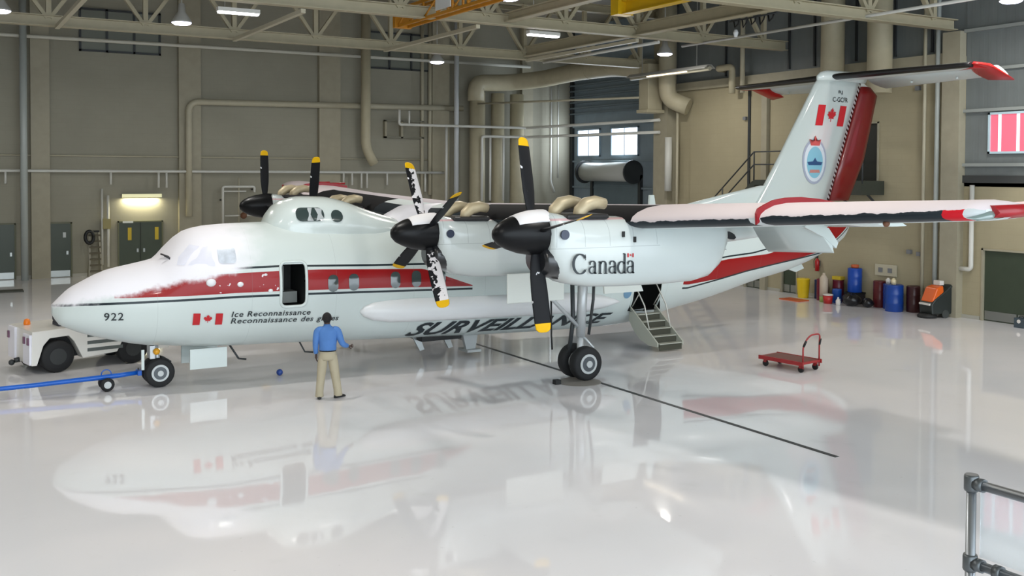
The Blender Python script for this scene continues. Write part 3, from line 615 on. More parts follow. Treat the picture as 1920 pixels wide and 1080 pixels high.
# ---- wings
def xle(y): y=abs(y); return 8.1+.45*min(y,8.6)/8.6+(.88*(y-8.6)/5.9 if y>8.6 else 0)
def xte(y): y=abs(y); return 11.9-.2*min(y,8.6)/8.6-(.3*(y-8.6)/5.9 if y>8.6 else 0)
def zle(y): y=abs(y); return 3.55+.03*min(y,8)+.057*max(y-8,0)
AF=[(1,.0),(.85,.028),(.7,.055),(.5,.083),(.35,.095),(.22,.092),(.12,.078),(.05,.052),(.015,.028),(0,.0),(.015,-.02),(.05,-.032),(.12,-.042),(.25,-.048),(.4,-.046),(.6,-.036),(.8,-.02),(.92,-.010)]
def wsec(y,c0=0,c1=1,scale=1.0):
    L=xle(y);c=xte(y)-L; return [(L+c*u,y,zle(y)+c*w*scale*1.0+.0*u) for u,w in AF]
M_wing,nt,b,e,vec,(x,y,z)=newmat('wing_paint_and_snow',.4,0,.2)
ay=e.op('ABSOLUTE',y)
LE=e.curve(ay,[(0,8.1),(8.6,8.55),(14.5,9.43),(15,9.5)],15,10)
u=e.sub(x,LE); zl=e.add(e.mul(e.op('MINIMUM',ay,8.0),.03),e.mul(e.mx(e.sub(ay,8.0),0.0),.057),3.55); dzz=e.sub(z,zl); upm=e.gt(dzz,.0)
boot=e.lt(u,.32); base=e.mix(boot,srgb(214,222,222),srgb(34,42,48))
base=e.mix(e.mul(e.gt(ay,14.14),e.lt(ay,14.41),boot),base,srgb(196,22,36)); base=e.mix(e.mul(e.gt(ay,14.41),boot),base,srgb(190,196,196)); base=e.mix(e.mul(e.gt(ay,14.42),e.gt(u,.95)),base,RED)
base=e.mix(e.mul(e.gt(ay,11.02),e.lt(ay,11.24),boot),base,srgb(205,212,214))
rag=e.add(.075,e.mul(e.sub(e.noise(vec,3.2,6),.5),.20))
snow=e.mul(e.gt(dzz,e.add(-.005,e.mul(e.sub(ay,8.5),.011),e.mul(e.sub(e.noise(vec,3.4,6),.5),.12))),e.gt(ay,8.45),e.lt(ay,14.55),e.mx(e.lt(ay,11.0),e.mx(e.gt(ay,11.26),upm))); 
n3=e.noise(vec,2.2,5)
redpatch=e.mul(e.gt(n3,.62),e.gt(ay,13.0))
inb=e.mul(upm,e.lt(ay,8.45),e.lt(u,e.add(.3,e.mul(e.noise(vec,1.5,4),.6)))); base=e.mix(e.mul(upm,e.lt(ay,8.45),e.gt(ay,2.6),e.lt(u,.75)),base,srgb(20,20,22))
inb2=e.mul(upm,e.lt(ay,8.45),e.gt(u,.75)); base=e.mix(inb2,base,srgb(200,192,196))
base=e.mix(snow,base,srgb(214,203,205)); nt.links.new(base,b.inputs['Base Color'])
nt.links.new(e.add(.45,e.mul(e.mx(snow,e.mul(upm,e.lt(ay,8.45))),.4)),b.inputs['Roughness'])
def wing(s):
    ys=[0.0,1.2,2.5,4,6,8,8.6,9.5,11,12.5,13.5,14.4]
    R=[wsec(s*q) for q in ys]
    for q,sc,sh in ((14.52,.75,.25),(14.6,.4,.6)):
        L=xle(q)+sh; c=xte(q)-L; R.append([(L+c*u_,s*q,zle(q)+.02+c*w_*sc) for u_,w_ in AF])
    return G().loft(R).make('wing',M_wing,AC)
wp=wing(-1); ws=wing(1)
tipm=mat('red_wing_tip',(158,26,34),.35)
for s,w_ in((-1,wp),(1,ws)):
    # tip fairing, nav light lens, aft red tip
    G().loft([[(9.5+.2*u_,s*(14.42+.16*u_),4.11+.06*u_) for u_ in [0]*8],[(9.72+.1*math.cos(a),s*(14.5+.1*math.sin(a)),4.14+.07*math.cos(a)) for a in [k_*math.pi/4 for k_ in range(8)]],[(10.1,s*(14.54+.06*math.sin(a)),4.16+.06*math.cos(a)) for a in [k_*math.pi/4 for k_ in range(8)]]]).make('nav_light_lens',mat('green_glass_lens',(120,138,134),.05,coat=1),w_)
    g=G(); g.loft([[(xx,s*(14.40+dy),4.18+dz+(xx-10)*.02) for dy,dz in ((-.06,.11),(.18,.09),(.27,.0),(.18,-.07),(0,-.09))] for xx in (9.85,10.4,10.9,11.3)]); g.loft([[(xx,s*(14.42+dy),4.22+dz) for dy,dz in ((0,.05),(.14,.04),(.2,.0),(.14,-.02),(0,-.02))] for xx in (11.3,11.6,11.95)]); g.make('wing_tip_fairing',tipm,w_)
    # stall fence
    yy=s*11.2; g=G(); L=xle(yy); c=xte(yy)-L; up_=[(L-.04,zle(yy)-.09)]+[(L+c*u_-(.05 if u_<.03 else 0),zle(yy)+c*w_+.085) for u_,w_ in AF[9::-1] if u_<=.75]
    lo=[(L+.02,zle(yy)-.05)]+[(L+c*u_+.02,zle(yy)+c*w_-.01) for u_,w_ in AF[9::-1] if u_<=.75]
    for i in range(len(up_)-1):
        q=[up_[i],up_[i+1],lo[i+1],lo[i]]; g.prism([(a,yy-.02,b_) for a,b_ in q],(0,.04,0))
    lab(g.make('wing_fence',mat('red_fence_paint',(150,22,34),.35),w_),'curved red wing fence')
    # drooped flap outboard of the nacelle, aileron
    def flap(y0,y1,dx,dz,name,m,ang):
        g=G(); R=[]
        for yy in (y0,y1):
            yy*=s; x0=xte(yy)-.55; zz=zle(yy)-.04+dz; c=.75; R.append([(x0+dx+c*(u_*math.cos(ang))+c*w_*1.6*math.sin(ang),yy,zz-c*u_*math.sin(ang)+c*w_*1.6*math.cos(ang)) for u_,w_ in AF])
        return g.loft(R).make(name,m,w_)
    flap(8.5,10.2,.25,-.0,'flap',M_whp,.95); flap(4.2,7.3,.25,.0,'flap',M_whp,.95); flap(1.5,2.95,.25,.0,'flap',M_whp,.95)
    flap(10.25,11.5,.3,-.05,'outer_flap_vane',M_whp,.12)
    G().prism([(11.1,s*10.15,3.82),(11.6,s*10.15,3.72),(11.85,s*10.15,3.45),(11.8,s*10.15,3.35),(11.5,s*10.15,3.55),(11.0,s*10.15,3.75)],(0,s*.06,0)).make('flap_end_rib',M_whp,w_)
    G().ball((9.45,s*13.2,3.98),.05,8,6).make('underwing_light',mat('rust_brown',(110,72,50),.6),w_)
# wing centre fairing on the roof
g=G(); g.loft([[(xx,yy*hw_,3.25+hh*math.cos(yy*math.pi/2)**.6) for yy in [k_/8 for k_ in range(-8,9)]] for xx,hw_,hh in ((7.4,.6,.1),(7.65,1.05,.45),(8.0,1.3,.62),(9,1.38,.66),(11,1.38,.55),(12.5,1.2,.38),(13.6,.8,.2))],True,True,False).make('wing_root_fairing',mat('snowy_fairing',(226,226,234),.4,noise=.05,nscale=3),AC)
# dorsal antennas
G().prism([(15.55,-.04,3.45),(15.85,-.04,3.45),(15.74,-.04,4.06),(15.6,-.04,4.06)],(0,.08,0)).make('blade_antenna',M_whp,AC)
# ---- nacelles, exhausts, propellers
def sect(x0,yc,zt,zb,hw,n=24,p=3.2):
    c=(zt+zb)/2;h=(zt-zb)/2; return [(x0,yc+hw*math.copysign(abs(math.cos(2*math.pi*j/n))**(2/p),math.cos(2*math.pi*j/n)),c+h*math.copysign(abs(math.sin(2*math.pi*j/n))**(2/p),math.sin(2*math.pi*j/n))) for j in range(n)]
M_bronze=mat('bronze_exhaust',(186,172,142),.45,.25,noise=.15); M_spin=mat('black_spinner',(18,19,21),.35,noise=.1,spec=.2); M_sn=mat('snow',(240,238,240),.8)
M_bl,nt,b,e,vec,(x,y,z)=newmat('propeller_blade_black',.5,0,.15); tip_=e.gt(z,1.56); 
sp_=e.mul(e.gt(e.noise(vec,5,3),.64),e.gt(z,.6),e.lt(z,1.3),e.mul(1,.8)); c_=e.mix(sp_,srgb(26,27,30),srgb(225,225,228)); nt.links.new(e.mix(tip_,c_,srgb(226,176,16)),b.inputs['Base Color'])
M_bs,nt,b,e,vec,(x,y,z)=newmat('propeller_blade_snow_caked',.55,0,.15); tip_=e.gt(z,1.56)
sp_=e.gt(e.add(e.noise(vec,9,5),e.mul(e.sub(.9,z),.0),e.mul(x,1.2)),.47); sp_=e.mul(sp_,e.gt(z,.45)); c_=e.mix(sp_,srgb(26,27,30),srgb(224,220,222)); nt.links.new(e.mix(tip_,c_,srgb(226,176,16)),b.inputs['Base Color'])
def blade_mesh(m):
    g=G(); R=[]
    for zz,ch,th,tw in ((.22,.12,.10,80),(.34,.15,.09,80),(.5,.22,.06,79),(.75,.28,.045,77),(1.0,.30,.035,75),(1.3,.30,.028,73),(1.55,.29,.022,72),(1.66,.26,.016,71),(1.70,.18,.010,71),(1.715,.08,.006,71)):
        t=math.radians(tw); R.append([(( ch/2*math.cos(a))*math.sin(t)+th/2*math.sin(a)*math.cos(t)*-1,(ch/2*math.cos(a))*math.cos(t)+th/2*math.sin(a)*math.sin(t),zz) for a in [2*math.pi*k_/12 for k_ in range(12)]])
    g.loft(R); return g
def prop(yc,zc,ph,mats_,flip=1):
    p=D.objects.new('propeller',None); COL.objects.link(p); p.parent=AC; p.location=(6.85,yc,zc)
    prof=[(.01,-.80),(.10,-.77),(.19,-.68),(.27,-.52),(.335,-.32),(.37,-.1),(.385,.1),(.38,.2),(.30,.24)]
    G().lathe(prof,(0,0,0),'x',28).make('spinner',M_spin,p)
    if yc<0 or True:
        # snow cap on top of the spinner
        R=[]
        for r_,h_ in ((.30,-.42),(.345,-.28),(.385,-.1),(.40,.08),(.40,.2)):
            R.append([(h_,r_*math.sin(a)*1.0,r_*math.cos(a)*1.03+.004) for a in [(-1.0+2.0*k_/10) for k_ in range(11)]]+[(h_,r_*.93*math.sin(a),r_*.93*math.cos(a)) for a in [(1.0-2.0*k_/10) for k_ in range(11)]])
        if yc<0: lab(G().loft(R).make('snow_cap',M_sn,p),'snow lying on the black spinner')
    for k_ in range(4):
        o=blade_mesh(mats_[k_]).make('blade',mats_[k_],p); o.rotation_euler=(ph+k_*math.pi/2,0,0)
    return p
def nacelle(yc,zc,s,near):
    dz=zc-3.625
    g=G(); R=[]
    for xx,zt,zb,hw in ((6.98,3.60+.36,3.62-.40,.38),(7.05,4.0,3.02,.44),(7.2,3.98,2.86,.5),(7.4,3.93,2.74,.54),(7.8,3.9,2.66,.56),(8.5,3.9,2.63,.56),(9.5,3.86,2.62,.56),(10.2,3.84,2.64,.56),(10.5,3.82,2.7,.56),(10.72,3.8,2.88,.545),(10.85,3.78,3.2,.52),(10.9,3.77,3.34,.42),(11.3,3.74,3.36,.38),(12.0,3.66,3.42,.3),(12.6,3.55,3.48,.1)):
        R.append(sect(xx,yc,zt+dz,zb+dz,hw))
    na=g.loft(R).make('engine_nacelle',M_nac,AC)
    # chin intake
    g=G(); g.loft([sect(6.90,yc,3.40+dz,2.94+dz,.33,20,2.2),sect(6.96,yc,3.44+dz,2.88+dz,.40,20,2.2),sect(7.3,yc,3.44+dz,2.8+dz,.42,20,2.2)]); lab(g.make('air_intake',mat('intake_black',(26,28,32),.3,coat=.6),na),'black oval air intake below the spinner')
    G().lathe([(.085,-.02),(.085,.015)],(7.17,yc-.515*1,3.62+dz),'y',16).make('round_vent',mat('dark_vent',(50,58,78),.3),na)
    for xx,zz in ((8.35,3.55),(8.6,3.45)): G().b2((xx,yc-.575,zz+dz),(xx+.05,yc-.55,zz+dz+.1)).make('drain_vent',M_blk,na)
    # twin curved exhaust stacks on top
    for q,dx in ((.22,.14),(-.22,.38)):
        pts=[(7.25+dx,yc+q,3.86+dz),(7.3+dx,yc+q,4.02+dz),(7.42+dx,yc+q,4.12+dz),(7.62+dx,yc+q,4.16+dz),(7.82+dx,yc+q,4.13+dz)]
        G().tube(pts,[.10,.12,.13,.12,.10],14).make('exhaust_stack',M_bronze,na)
    G().b2((7.3,yc-.4,3.86+dz),(8.2,yc+.4,3.96+dz)).make('cowl_top',mat('cowl_top_dark',(30,30,32),.5),na,bevel=.05)
    return na
M_nac,nt,b,e,vec,(x,y,z)=newmat('nacelle_paint',.24,.5)
fx=e.op('FRACT',e.mul(e.sub(x,7.05),1/.52)); zr=e.sub(z,e.mul(e.op('ABSOLUTE',y),.045)); 
ln=e.mul(e.lt(fx,.022),e.gt(zr,3.02),e.lt(x,9.2)); ln=e.mx(ln,e.mul(e.lt(e.op('ABSOLUTE',e.sub(zr,3.0)),.006),e.lt(x,9.2)))
c_=e.mix(e.mul(ln,.4),srgb(200,208,207),srgb(110,122,126)); pk=e.mul(e.lt(e.op('ABSOLUTE',e.sub(zr,3.5)),.02),e.lt(x,9)); c_=e.mix(e.mul(pk,.5),c_,srgb(214,130,136)); nt.links.new(c_,b.inputs['Base Color'])
YA,ZA,YO,ZO=3.6,3.41,7.915,3.625
for yc,zc,ph,mm in ((-YA,ZA,-.53,(M_bs,M_bl,M_bs,M_bl)),(-YO,ZO,-.214,(M_bl,)*4),(YA,ZA,.22,(M_bl,)*4),(YO,ZO,-.05,(M_bl,)*4)):
    nacelle(yc,zc,1 if yc>0 else -1,yc<0); prop(yc,zc,ph,mm)
# dark lens-shaped vent on the aft port nacelle side
G().loft([[(11.0+.0*k_,-8.26,3.50) for k_ in range(8)],[(11.0+.17*math.cos(a),-8.28,3.50-.3*(.17*math.cos(a))+.08*math.sin(a)) for a in [k_*math.pi/4 for k_ in range(8)]],[(11.0+.15*math.cos(a),-8.34,3.50-.3*(.15*math.cos(a))+.07*math.sin(a)) for a in [k_*math.pi/4 for k_ in range(8)]]]).make('side_exhaust_vent',mat('intake_black',(26,28,32),.3),AC)
# ---- fin, rudder, tailplane
def foil(xl,xt,zc_,th,pl='v',n=10,y0=0):
    o=[]; pr=[0,.02,.08,.2,.4,.65,.85,1]; tk=[0,.35,.7,.97,1,.75,.38,.06]
    up_=[(xl+(xt-xl)*a,th/2*t_) for a,t_ in zip(pr,tk)]; lo_=[(a,-t_) for a,t_ in up_[-1:0:-1]]
    return [(a,y0+t_,zc_) for a,t_ in up_+lo_] if pl=='v' else [(a,y0,zc_+t_) for a,t_ in up_+lo_]
M_fin,nt,b,e,vec,(x,y,z)=newmat('fin_paint',.12,.8)
hl=e.add(e.mul(e.sub(z,3.8),.378),22.84); dd=e.sub(hl,x); hz=e.mul(e.lt(dd,.11),e.gt(dd,-.02)); st=e.gt(e.op('FRACT',e.mul(e.add(z,x),5.2)),.5)
nt.links.new(e.mix(hz,srgb(192,202,200),e.mix(st,srgb(240,240,240),srgb(30,34,38))),b.inputs['Base Color'])
fr_=[(3.5,19.3,22.72,.36),(3.8,19.6,22.84,.36),(4.29,19.97,23.02,.34),(5.2,20.6,23.37,.32),(6.2,21.25,23.75,.29),(7.0,21.78,24.05,.26),(7.5,22.1,24.25,.25),(7.72,22.3,24.3,.24)]
fin=G().loft([foil(a,b_,zz,th) for zz,a,b_,th in fr_]).make('fin',M_fin,AC)
G().loft([foil(22.25,24.5,7.66,.3),foil(22.25,24.6,7.8,.34),foil(22.4,24.6,7.93,.28),foil(22.7,24.2,8.0,.1)]).make('fin_cap',M_whp,fin)
G().loft([foil(16.2,20.6,3.45,.30),foil(16.6,20.4,3.72,.2),foil(18.3,20.3,4.05,.16),foil(19.85,20.4,4.32,.1)]).make('dorsal_fillet',M_whp,fin)
M_rud=mat('red_rudder_paint',(116,12,15),.3,coat=.4)
G().loft([foil(a,b_,zz,.2) for zz,a,b_ in ((3.83,22.87,23.78),(5.15,23.37,24.48),(7.28,24.18,25.08),(7.55,24.26,24.75))]).make('rudder',M_rud,fin)
M_tp=mat('tailplane_paint',(205,214,212),.35)
tpz=7.80
M_tpl,nt,b,e,vec,(x,y,z)=newmat('tailplane_paint_with_boot',.35); ay=e.op('ABSOLUTE',y); LE=e.add(22.75,e.mul(ay,.09)); bt=e.lt(e.sub(x,LE),.22)
rd_=e.mul(e.gt(ay,3.55),e.gt(e.add(e.sub(x,LE),e.mul(ay,.8)),3.9)); c_=e.mix(rd_,srgb(208,216,214),srgb(176,32,34)); c_=e.mix(e.mul(bt,e.lt(ay,4.8)),c_,srgb(16,17,20)); nt.links.new(c_,b.inputs['Base Color'])
tp=G().loft([foil(22.75+.09*abs(yy),22.75+.09*abs(yy)+(1.55-.08*abs(yy)),tpz,.24-.015*abs(yy),'h',y0=yy) for yy in (-4.72,-4.5,-3,-1.5,0,1.5,3,4.5,4.72)]).make('tailplane',M_tpl,AC)
for s in(-1,1):
    R=[]
    for yy in (.3,2,3.6,4.3,4.78):
        xl=22.75+.09*yy+(1.55-.08*yy)-.05; c=.95-.06*yy
        f_=foil(0,c,0,.15,'h',y0=s*yy); an=math.radians(18); R.append([(xl+a*math.cos(an)+t_*math.sin(an),yy_,tpz-a*math.sin(an)+t_*math.cos(an)) for a,yy_,t_ in f_])
    el=G().loft(R).make('elevator',M_tp,AC)
    R=[]
    for yy,x0,x1,tt in ((4.1,24.2,25.0,.1),(4.6,23.35,25.1,.12),(4.8,23.3,25.15,.10),(4.86,23.5,25.1,.04)):
        R.append([(a,yy_,z_-(.0 if a<24 else (a-24)*.33)) for a,yy_,z_ in foil(x0,x1,tpz+.02,tt,'h',y0=s*yy)])
    lab(G().loft(R).make('elevator_tip',mat('bright_red_tip',(190,36,34),.35),el),'red elevator tip')
    for yy in(1.8,3.4): G().ball((24.5,s*yy,7.58),.045,8,6).make('hinge_fairing',M_whp,tp)
# tail skid blade
G().prism([(21.0,-.04,1.72),(21.6,-.04,1.9),(21.75,-.04,1.7),(21.4,-.04,1.6)],(0,.08,0)).make('tail_bumper',M_whp,AC)
# ---- radar pods along the lower fuselage
def pod(s):
    R=[]
    for xx,r_,yy,zz in ((6.3,.03,1.3,1.50),(6.38,.12,1.31,1.50),(6.6,.21,1.32,1.49),(7.0,.26,1.33,1.47),(7.6,.28,1.33,1.46),(9,.28,1.33,1.42),(11,.28,1.33,1.38),(12.4,.26,1.33,1.34),(13.0,.18,1.32,1.32),(13.4,.08,1.3,1.30),(13.6,.02,1.3,1.28)):
        R.append([(xx,s*(yy+r_*1.0*math.cos(a)),zz+r_*math.sin(a)) for a in [2*math.pi*k_/18 for k_ in range(18)]])
    return G().loft(R).make('antenna_pod',mat('pod_white',(226,228,230),.35),AC)
pod(-1); pod(1)
# belly antennas
M_al=mat('bare_aluminium',(168,172,172),.35,.9)
for q,(pts,r_) in enumerate(((((3.6,-.1,.85),(3.85,-.1,.45),(4.02,-.1,.42)),.025),(((5.25,-.1,.75),(5.4,-.1,.47),(5.6,-.1,.44)),.02))): G().tube(pts,r_,6).make('belly_antenna',M_dk,AC)
for x0 in(8.1,8.9): G().prism([(x0,-.03,.75),(x0+.25,-.03,.7),(x0+.42,-.03,.25),(x0+.3,-.03,.22)],(0,.06,0)).make('blade_antenna',M_al,AC)
G().prism([(9.55,-.06,.7),(10.05,-.06,.7),(9.95,-.06,.15),(9.7,-.06,.12)],(0,.12,0)).b2((9.62,-.25,.1),(10.02,.25,.16)).make('belly_pylon',mat('grey_pylon',(178,182,182),.4),AC)
G().b2((8.3,-.35,.5),(9.4,.35,.62)).make('ventral_hatch',M_blk,AC)
G().b2((2.7,-.45,.36),(3.5,-.40,.8)).make('nose_gear_door',M_whp,AC); G().b2((2.7,.40,.36),(3.5,.45,.8)).make('nose_gear_door',M_whp,AC)
# ---- landing gear
M_tyre=mat('tyre_rubber',(26,27,29),.75,noise=.1); M_hub=mat('wheel_hub_grey',(186,190,190),.35,.2); M_strut=mat('gear_strut_paint',(196,200,202),.35,.3)
def wheel(par,c,r,w,s=-1):
    t=G().lathe([(r*.55,-w/2*.9),(r*.85,-w/2),(r*.96,-w/2*.8),(r,-w/2*.4),(r,w/2*.4),(r*.96,w/2*.8),(r*.85,w/2),(r*.55,w/2*.9)],c,'y',36).make('wheel',M_tyre,par)
    for q in(-1,1):
        y_=c[1]+q*w/2*.93; G().lathe([(r*.58,-.012),(r*.58,.012)],(c[0],y_,c[2]),'y',28).make('rim',M_hub,t)
        G().lathe([(r*.44,-.016),(r*.44,.016)],(c[0],y_,c[2]),'y',24).make('rim_recess',mat('rim_dark',(82,86,90),.4,.5),t); G().lathe([(r*.2,-.05),(r*.17,.05)],(c[0],y_,c[2]),'y',16).make('hub_cap',M_hub,t)
    return t
def part_empty(name,loc=(0,0,0)):
    p=D.objects.new(name,None); COL.objects.link(p); p.parent=AC; p.location=loc; return p
ng=part_empty('nose_gear')
for yy in(-.19,.19): wheel(ng,(2.11,yy,.315),.315,.2)
G().tube([(2.11,-.25,.315),(2.11,.25,.315)],.04).tube([(2.11,0,.315),(2.11,0,.55),(2.02,0,1.1)],[.05,.055,.075],12).make('oleo_strut',M_strut,ng)
G().tube([(2.2,0,.62),(2.38,0,.5),(2.35,0,.36)],.025,8).make('torque_link',M_dk,ng); G().b2((1.92,-.18,.62),(2.02,.18,.9)).make('taxi_light_plate',M_strut,ng); G().ball((2.05,-.2,.78),.075).make('taxi_light',mat('amber_light',(226,160,30),.3),ng)
G().b2((1.72,-.30,.42),(1.78,-.27,.85)).make('gear_door',M_whp,ng)
for s in(-1,1):
    mg=part_empty('main_gear'); yc=s*3.86; xg=10.6
    for dy in(-.24,.24): wheel(mg,(xg,yc+dy,.385),.385,.27)
    G().tube([(xg,yc-.3,.385),(xg,yc+.3,.385)],.055).make('axle',M_strut,mg)
    G().tube([(xg,yc,.385),(xg+.02,yc,.95)],.075,14).tube([(xg+.02,yc,.95),(xg+.1,yc,2.6)],[.105,.12],14).make('oleo_strut',M_strut,mg)
    G().tube([(xg+.1,yc,.95),(xg+.38,yc,.68),(xg+.15,yc,.42)],.03,8).make('torque_link',M_strut,mg)
    G().tube([(xg+.18,yc-.1,1.0),(xg+.3,yc-.1,1.8),(xg+.32,yc-.1,2.5)],.035,8).make('hydraulic_line',M_dk,mg)
    G().tube([(xg-.2,yc+.15,.5),(xg-.12,yc+.1,1.3),(xg-.15,yc+.1,2.5)],.05,8).make('side_brace',M_dk,mg)
    G().tube([(xg-1.5,yc,2.45),(xg-.75,yc,1.85),(xg,yc,1.15)],.045,8).make('drag_brace',M_strut,mg); G().tube([(xg-.35,yc,2.5),(xg-.75,yc,1.85)],.04,8).make('upper_brace',M_strut,mg)
    G().tube([(xg-.72,yc+.1,2.5),(xg-.70,yc+.1,1.0),(xg-.68,yc+.1,.7)],.02,6).make('ground_hose',M_blk,mg)
    G().b2((8.45,yc-.42,1.88),(9.9,yc-.38,2.52)).make('gear_door',mat('gear_door_white',(222,226,220),.4),mg,bevel=.02)
    G().prism([(10.95,yc-.4,2.4),(11.9,yc-.4,2.4),(12.1,yc-.4,1.95),(11.0,yc-.4,1.95)],(0,.04,0)).make('aft_gear_door',MATS['gear_door_white'],mg)
# ---- airstair door
st=part_empty('airstair_door',(14.53,-1.12,1.0))
M_st=mat('stair_grey',(176,178,166),.45); M_tr=mat('stair_tread_dark',(62,62,50),.6)
Lx=.40; dn=Vector((0.0,-1.05,-.86))
def sp(u,dx,h=0): return (dx+.14*u,-1.0*u,-.86*u+h)
for k_ in range(5):
    u=.12+.2*k_; p=sp(u,0); G().b2((p[0]-Lx+.03,p[1]-.12,p[2]-.01),(p[0]+Lx-.03,p[1]+.06,p[2]+.012)).make('step',M_st,st); G().b2((p[0]-Lx+.03,p[1]-.11,p[2]-.17),(p[0]+Lx-.03,p[1]-.09,p[2]-.02)).make('riser',M_tr,st)
for s in(-1,1):
    g=G(); up_=[sp(u,s*Lx,.10) for u in(0,.25,.5,.75,1.0)]; lo_=[]
    for u,d_ in ((1.0,.0),(.75,-.22),(.5,-.34),(.25,-.36),(0,-.26)): p=sp(u,s*Lx,0); lo_.append((p[0],p[1]+d_*-.25,p[2]+d_))
    g.prism(up_+lo_,(s*.035,0,0)); g.make('side_panel',M_st,st)
    G().tube([sp(-.05,s*Lx*.9,.85),sp(.45,s*Lx*.9,.55),sp(.62,s*Lx*.9,.1)],.018,8).make('handrail',M_wht,st); G().tube([sp(.0,s*Lx*.9,.1),sp(.25,s*Lx*.9,.68)],.014,8).make('rail_strut',M_wht,st)
p0,p1=sp(0,0,-.12),sp(1.0,0,-.06); G().bar(p0,p1,2*Lx,.03,(1,0,0)).make('door_skin',M_st,st) if False else G().add([(p0[0]-Lx,p0[1],p0[2]-.12),(p0[0]+Lx,p0[1],p0[2]-.12),(p1[0]+Lx,p1[1],p1[2]),(p1[0]-Lx,p1[1],p1[2])],[(0,1,2,3)]).make('door_skin',M_st,st)
# ---- lettering and marks
def tmesh(txt,sx=1,sy=1,shear=0,bold=0,space=1.0,fine=True):
    cu=D.curves.new('t','FONT'); cu.body=txt; cu.shear=shear; cu.offset=bold; cu.resolution_u=3; cu.space_character=space
    ob=D.objects.new('t',cu); COL.objects.link(ob); dg=bpy.context.evaluated_depsgraph_get(); dg.update()
    me=D.meshes.new_from_object(ob.evaluated_get(dg)); D.objects.remove(ob); 
    import bmesh
    bm=bmesh.new(); bm.from_mesh(me); bmesh.ops.triangulate(bm,faces=bm.faces)
    for _ in range(3 if fine else 0):
        L_=[e_ for e_ in bm.edges if e_.calc_length()>.16]
        if L_: bmesh.ops.subdivide_edges(bm,edges=L_,cuts=1); bmesh.ops.triangulate(bm,faces=bm.faces)
    bm.verts.index_update()
    vs=[v.co.copy() for v in bm.verts]; fs=[tuple(v.index for v in f.verts) for f in bm.faces]; bm.free(); D.meshes.remove(me); D.curves.remove(cu)
    x0=min(v.x for v in vs); x1=max(v.x for v in vs); y0=0; y1=max(v.y for v in vs)
    return [((v.x-x0)/(x1-x0),v.y/y1) for v in vs],fs
def letter(txt,fn,name,m,par=None,label=None,**kw):
    uv,fs=tmesh(txt,**kw); g=G(); g.add([fn(a,b_) for a,b_ in uv],fs); o=g.make(name,m,par or AC,fix=False)
    if label: o['label']=label
    return o
M_ink=mat('lettering_ink',(30,40,46),.4)
def fl(x0,x1,z0,z1,za=None,zb_=None):
    def f(a,b_):
        xx=x0+(x1-x0)*a; lo_=z0+((za if za is not None else z0)-z0)*a; hi=z1+((zb_ if zb_ is not None else z1)-z1)*a
        return sec(xx,lo_+(hi-lo_)*b_-.008,.022)
    return f
letter('SURVEILLANCE',fl(7.68,13.55,.745,1.11,.685,.985),'surveillance_lettering',M_ink,label='black slanted word along the lower fuselage',shear=.5,bold=.028)
letter('922',fl(.90,1.26,1.615,1.775),'number_922',M_ink,label='number near the nose',bold=.01,space=1.15)
letter('Ice Reconnaissance',fl(3.38,5.12,1.58,1.70,1.52,1.64),'ice_reconnaissance_lettering',M_ink,label='upper line of small black text',bold=.012,space=1.1,shear=.15)
for w_t,a_,b_,nm in (('Reconnaissance',0,.60,'french_reconnaissance_lettering'),('des',.64,.755,'french_des_lettering'),('glaces',.79,1,'french_glaces_lettering')):
    zz=lambda q,base: base-.095*q
    letter(w_t,fl(3.38+2.42*a_,3.38+2.42*b_,1.43-.095*a_,1.55-.095*a_-(.0 if w_t!='glaces' else 0),1.43-.095*b_,1.55-.095*b_),nm,M_ink,label='word in the lower line of small black text, %s'%w_t,bold=.012,space=1.1,shear=.15)
# small maple leaf flags
LEAF=[(0,1),(.13,.72),(.27,.8),(.2,.36),(.42,.6),(.48,.46),(.72,.5),(.62,.27),(.78,.16),(.4,-.16),(.46,-.36),(.06,-.28),(.05,-.7),(-.05,-.7),(-.06,-.28),(-.46,-.36),(-.4,-.16),(-.78,.16),(-.62,.27),(-.72,.5),(-.48,.46),(-.42,.6),(-.2,.36),(-.27,.8),(-.13,.72)]
M_fr=mat('flag_red',(190,28,38),.35)
def flag(fn,name,par=None):
    g=G(); 
    for a,b_ in ((0,.24),(.76,1)):
        n=4; vs=[fn(a+(b_-a)*i/n,j/n) for j in range(n+1) for i in range(n+1)]; g.add(vs,[(j*(n+1)+i,j*(n+1)+i+1,(j+1)*(n+1)+i+1,(j+1)*(n+1)+i) for j in range(n) for i in range(n)])
    vs=[fn(.5,.5)]+[fn(.5+.2*p[0],.48+.42*p[1]) for p in LEAF]; n=len(LEAF); g.add(vs,[(0,1+j,1+(j+1)%n) for j in range(n)]); return g.make(name,M_fr,par or AC,fix=False)
flag(fl(2.60,3.20,1.44,1.70,1.42,1.67),'maple_leaf_flag')
def finp(off=.02):
    def thk(xx,zz):
        for i in range(len(fr_)-1):
            if fr_[i][0]<=zz<=fr_[i+1][0]:
                t=(zz-fr_[i][0])/(fr_[i+1][0]-fr_[i][0]); a=[fr_[i][k_]+(fr_[i+1][k_]-fr_[i][k_])*t for k_ in range(4)]; u=(xx-a[1])/(a[2]-a[1]); pr=[0,.02,.08,.2,.4,.65,.85,1]; tk=[0,.35,.7,.97,1,.75,.38,.06]
                for q in range(7):
                    if pr[q]<=u<=pr[q+1]: return a[3]/2*(tk[q]+(tk[q+1]-tk[q])*(u-pr[q])/(pr[q+1]-pr[q]))
        return .15
    return lambda xx,zz:(xx,-(thk(xx,zz)+.012),zz)
fp=finp()
fo=flag(lambda a,b_:fp(22.05+1.35*a+.16*b_+(.0),6.22+.66*b_),'maple_leaf_flag',fin)
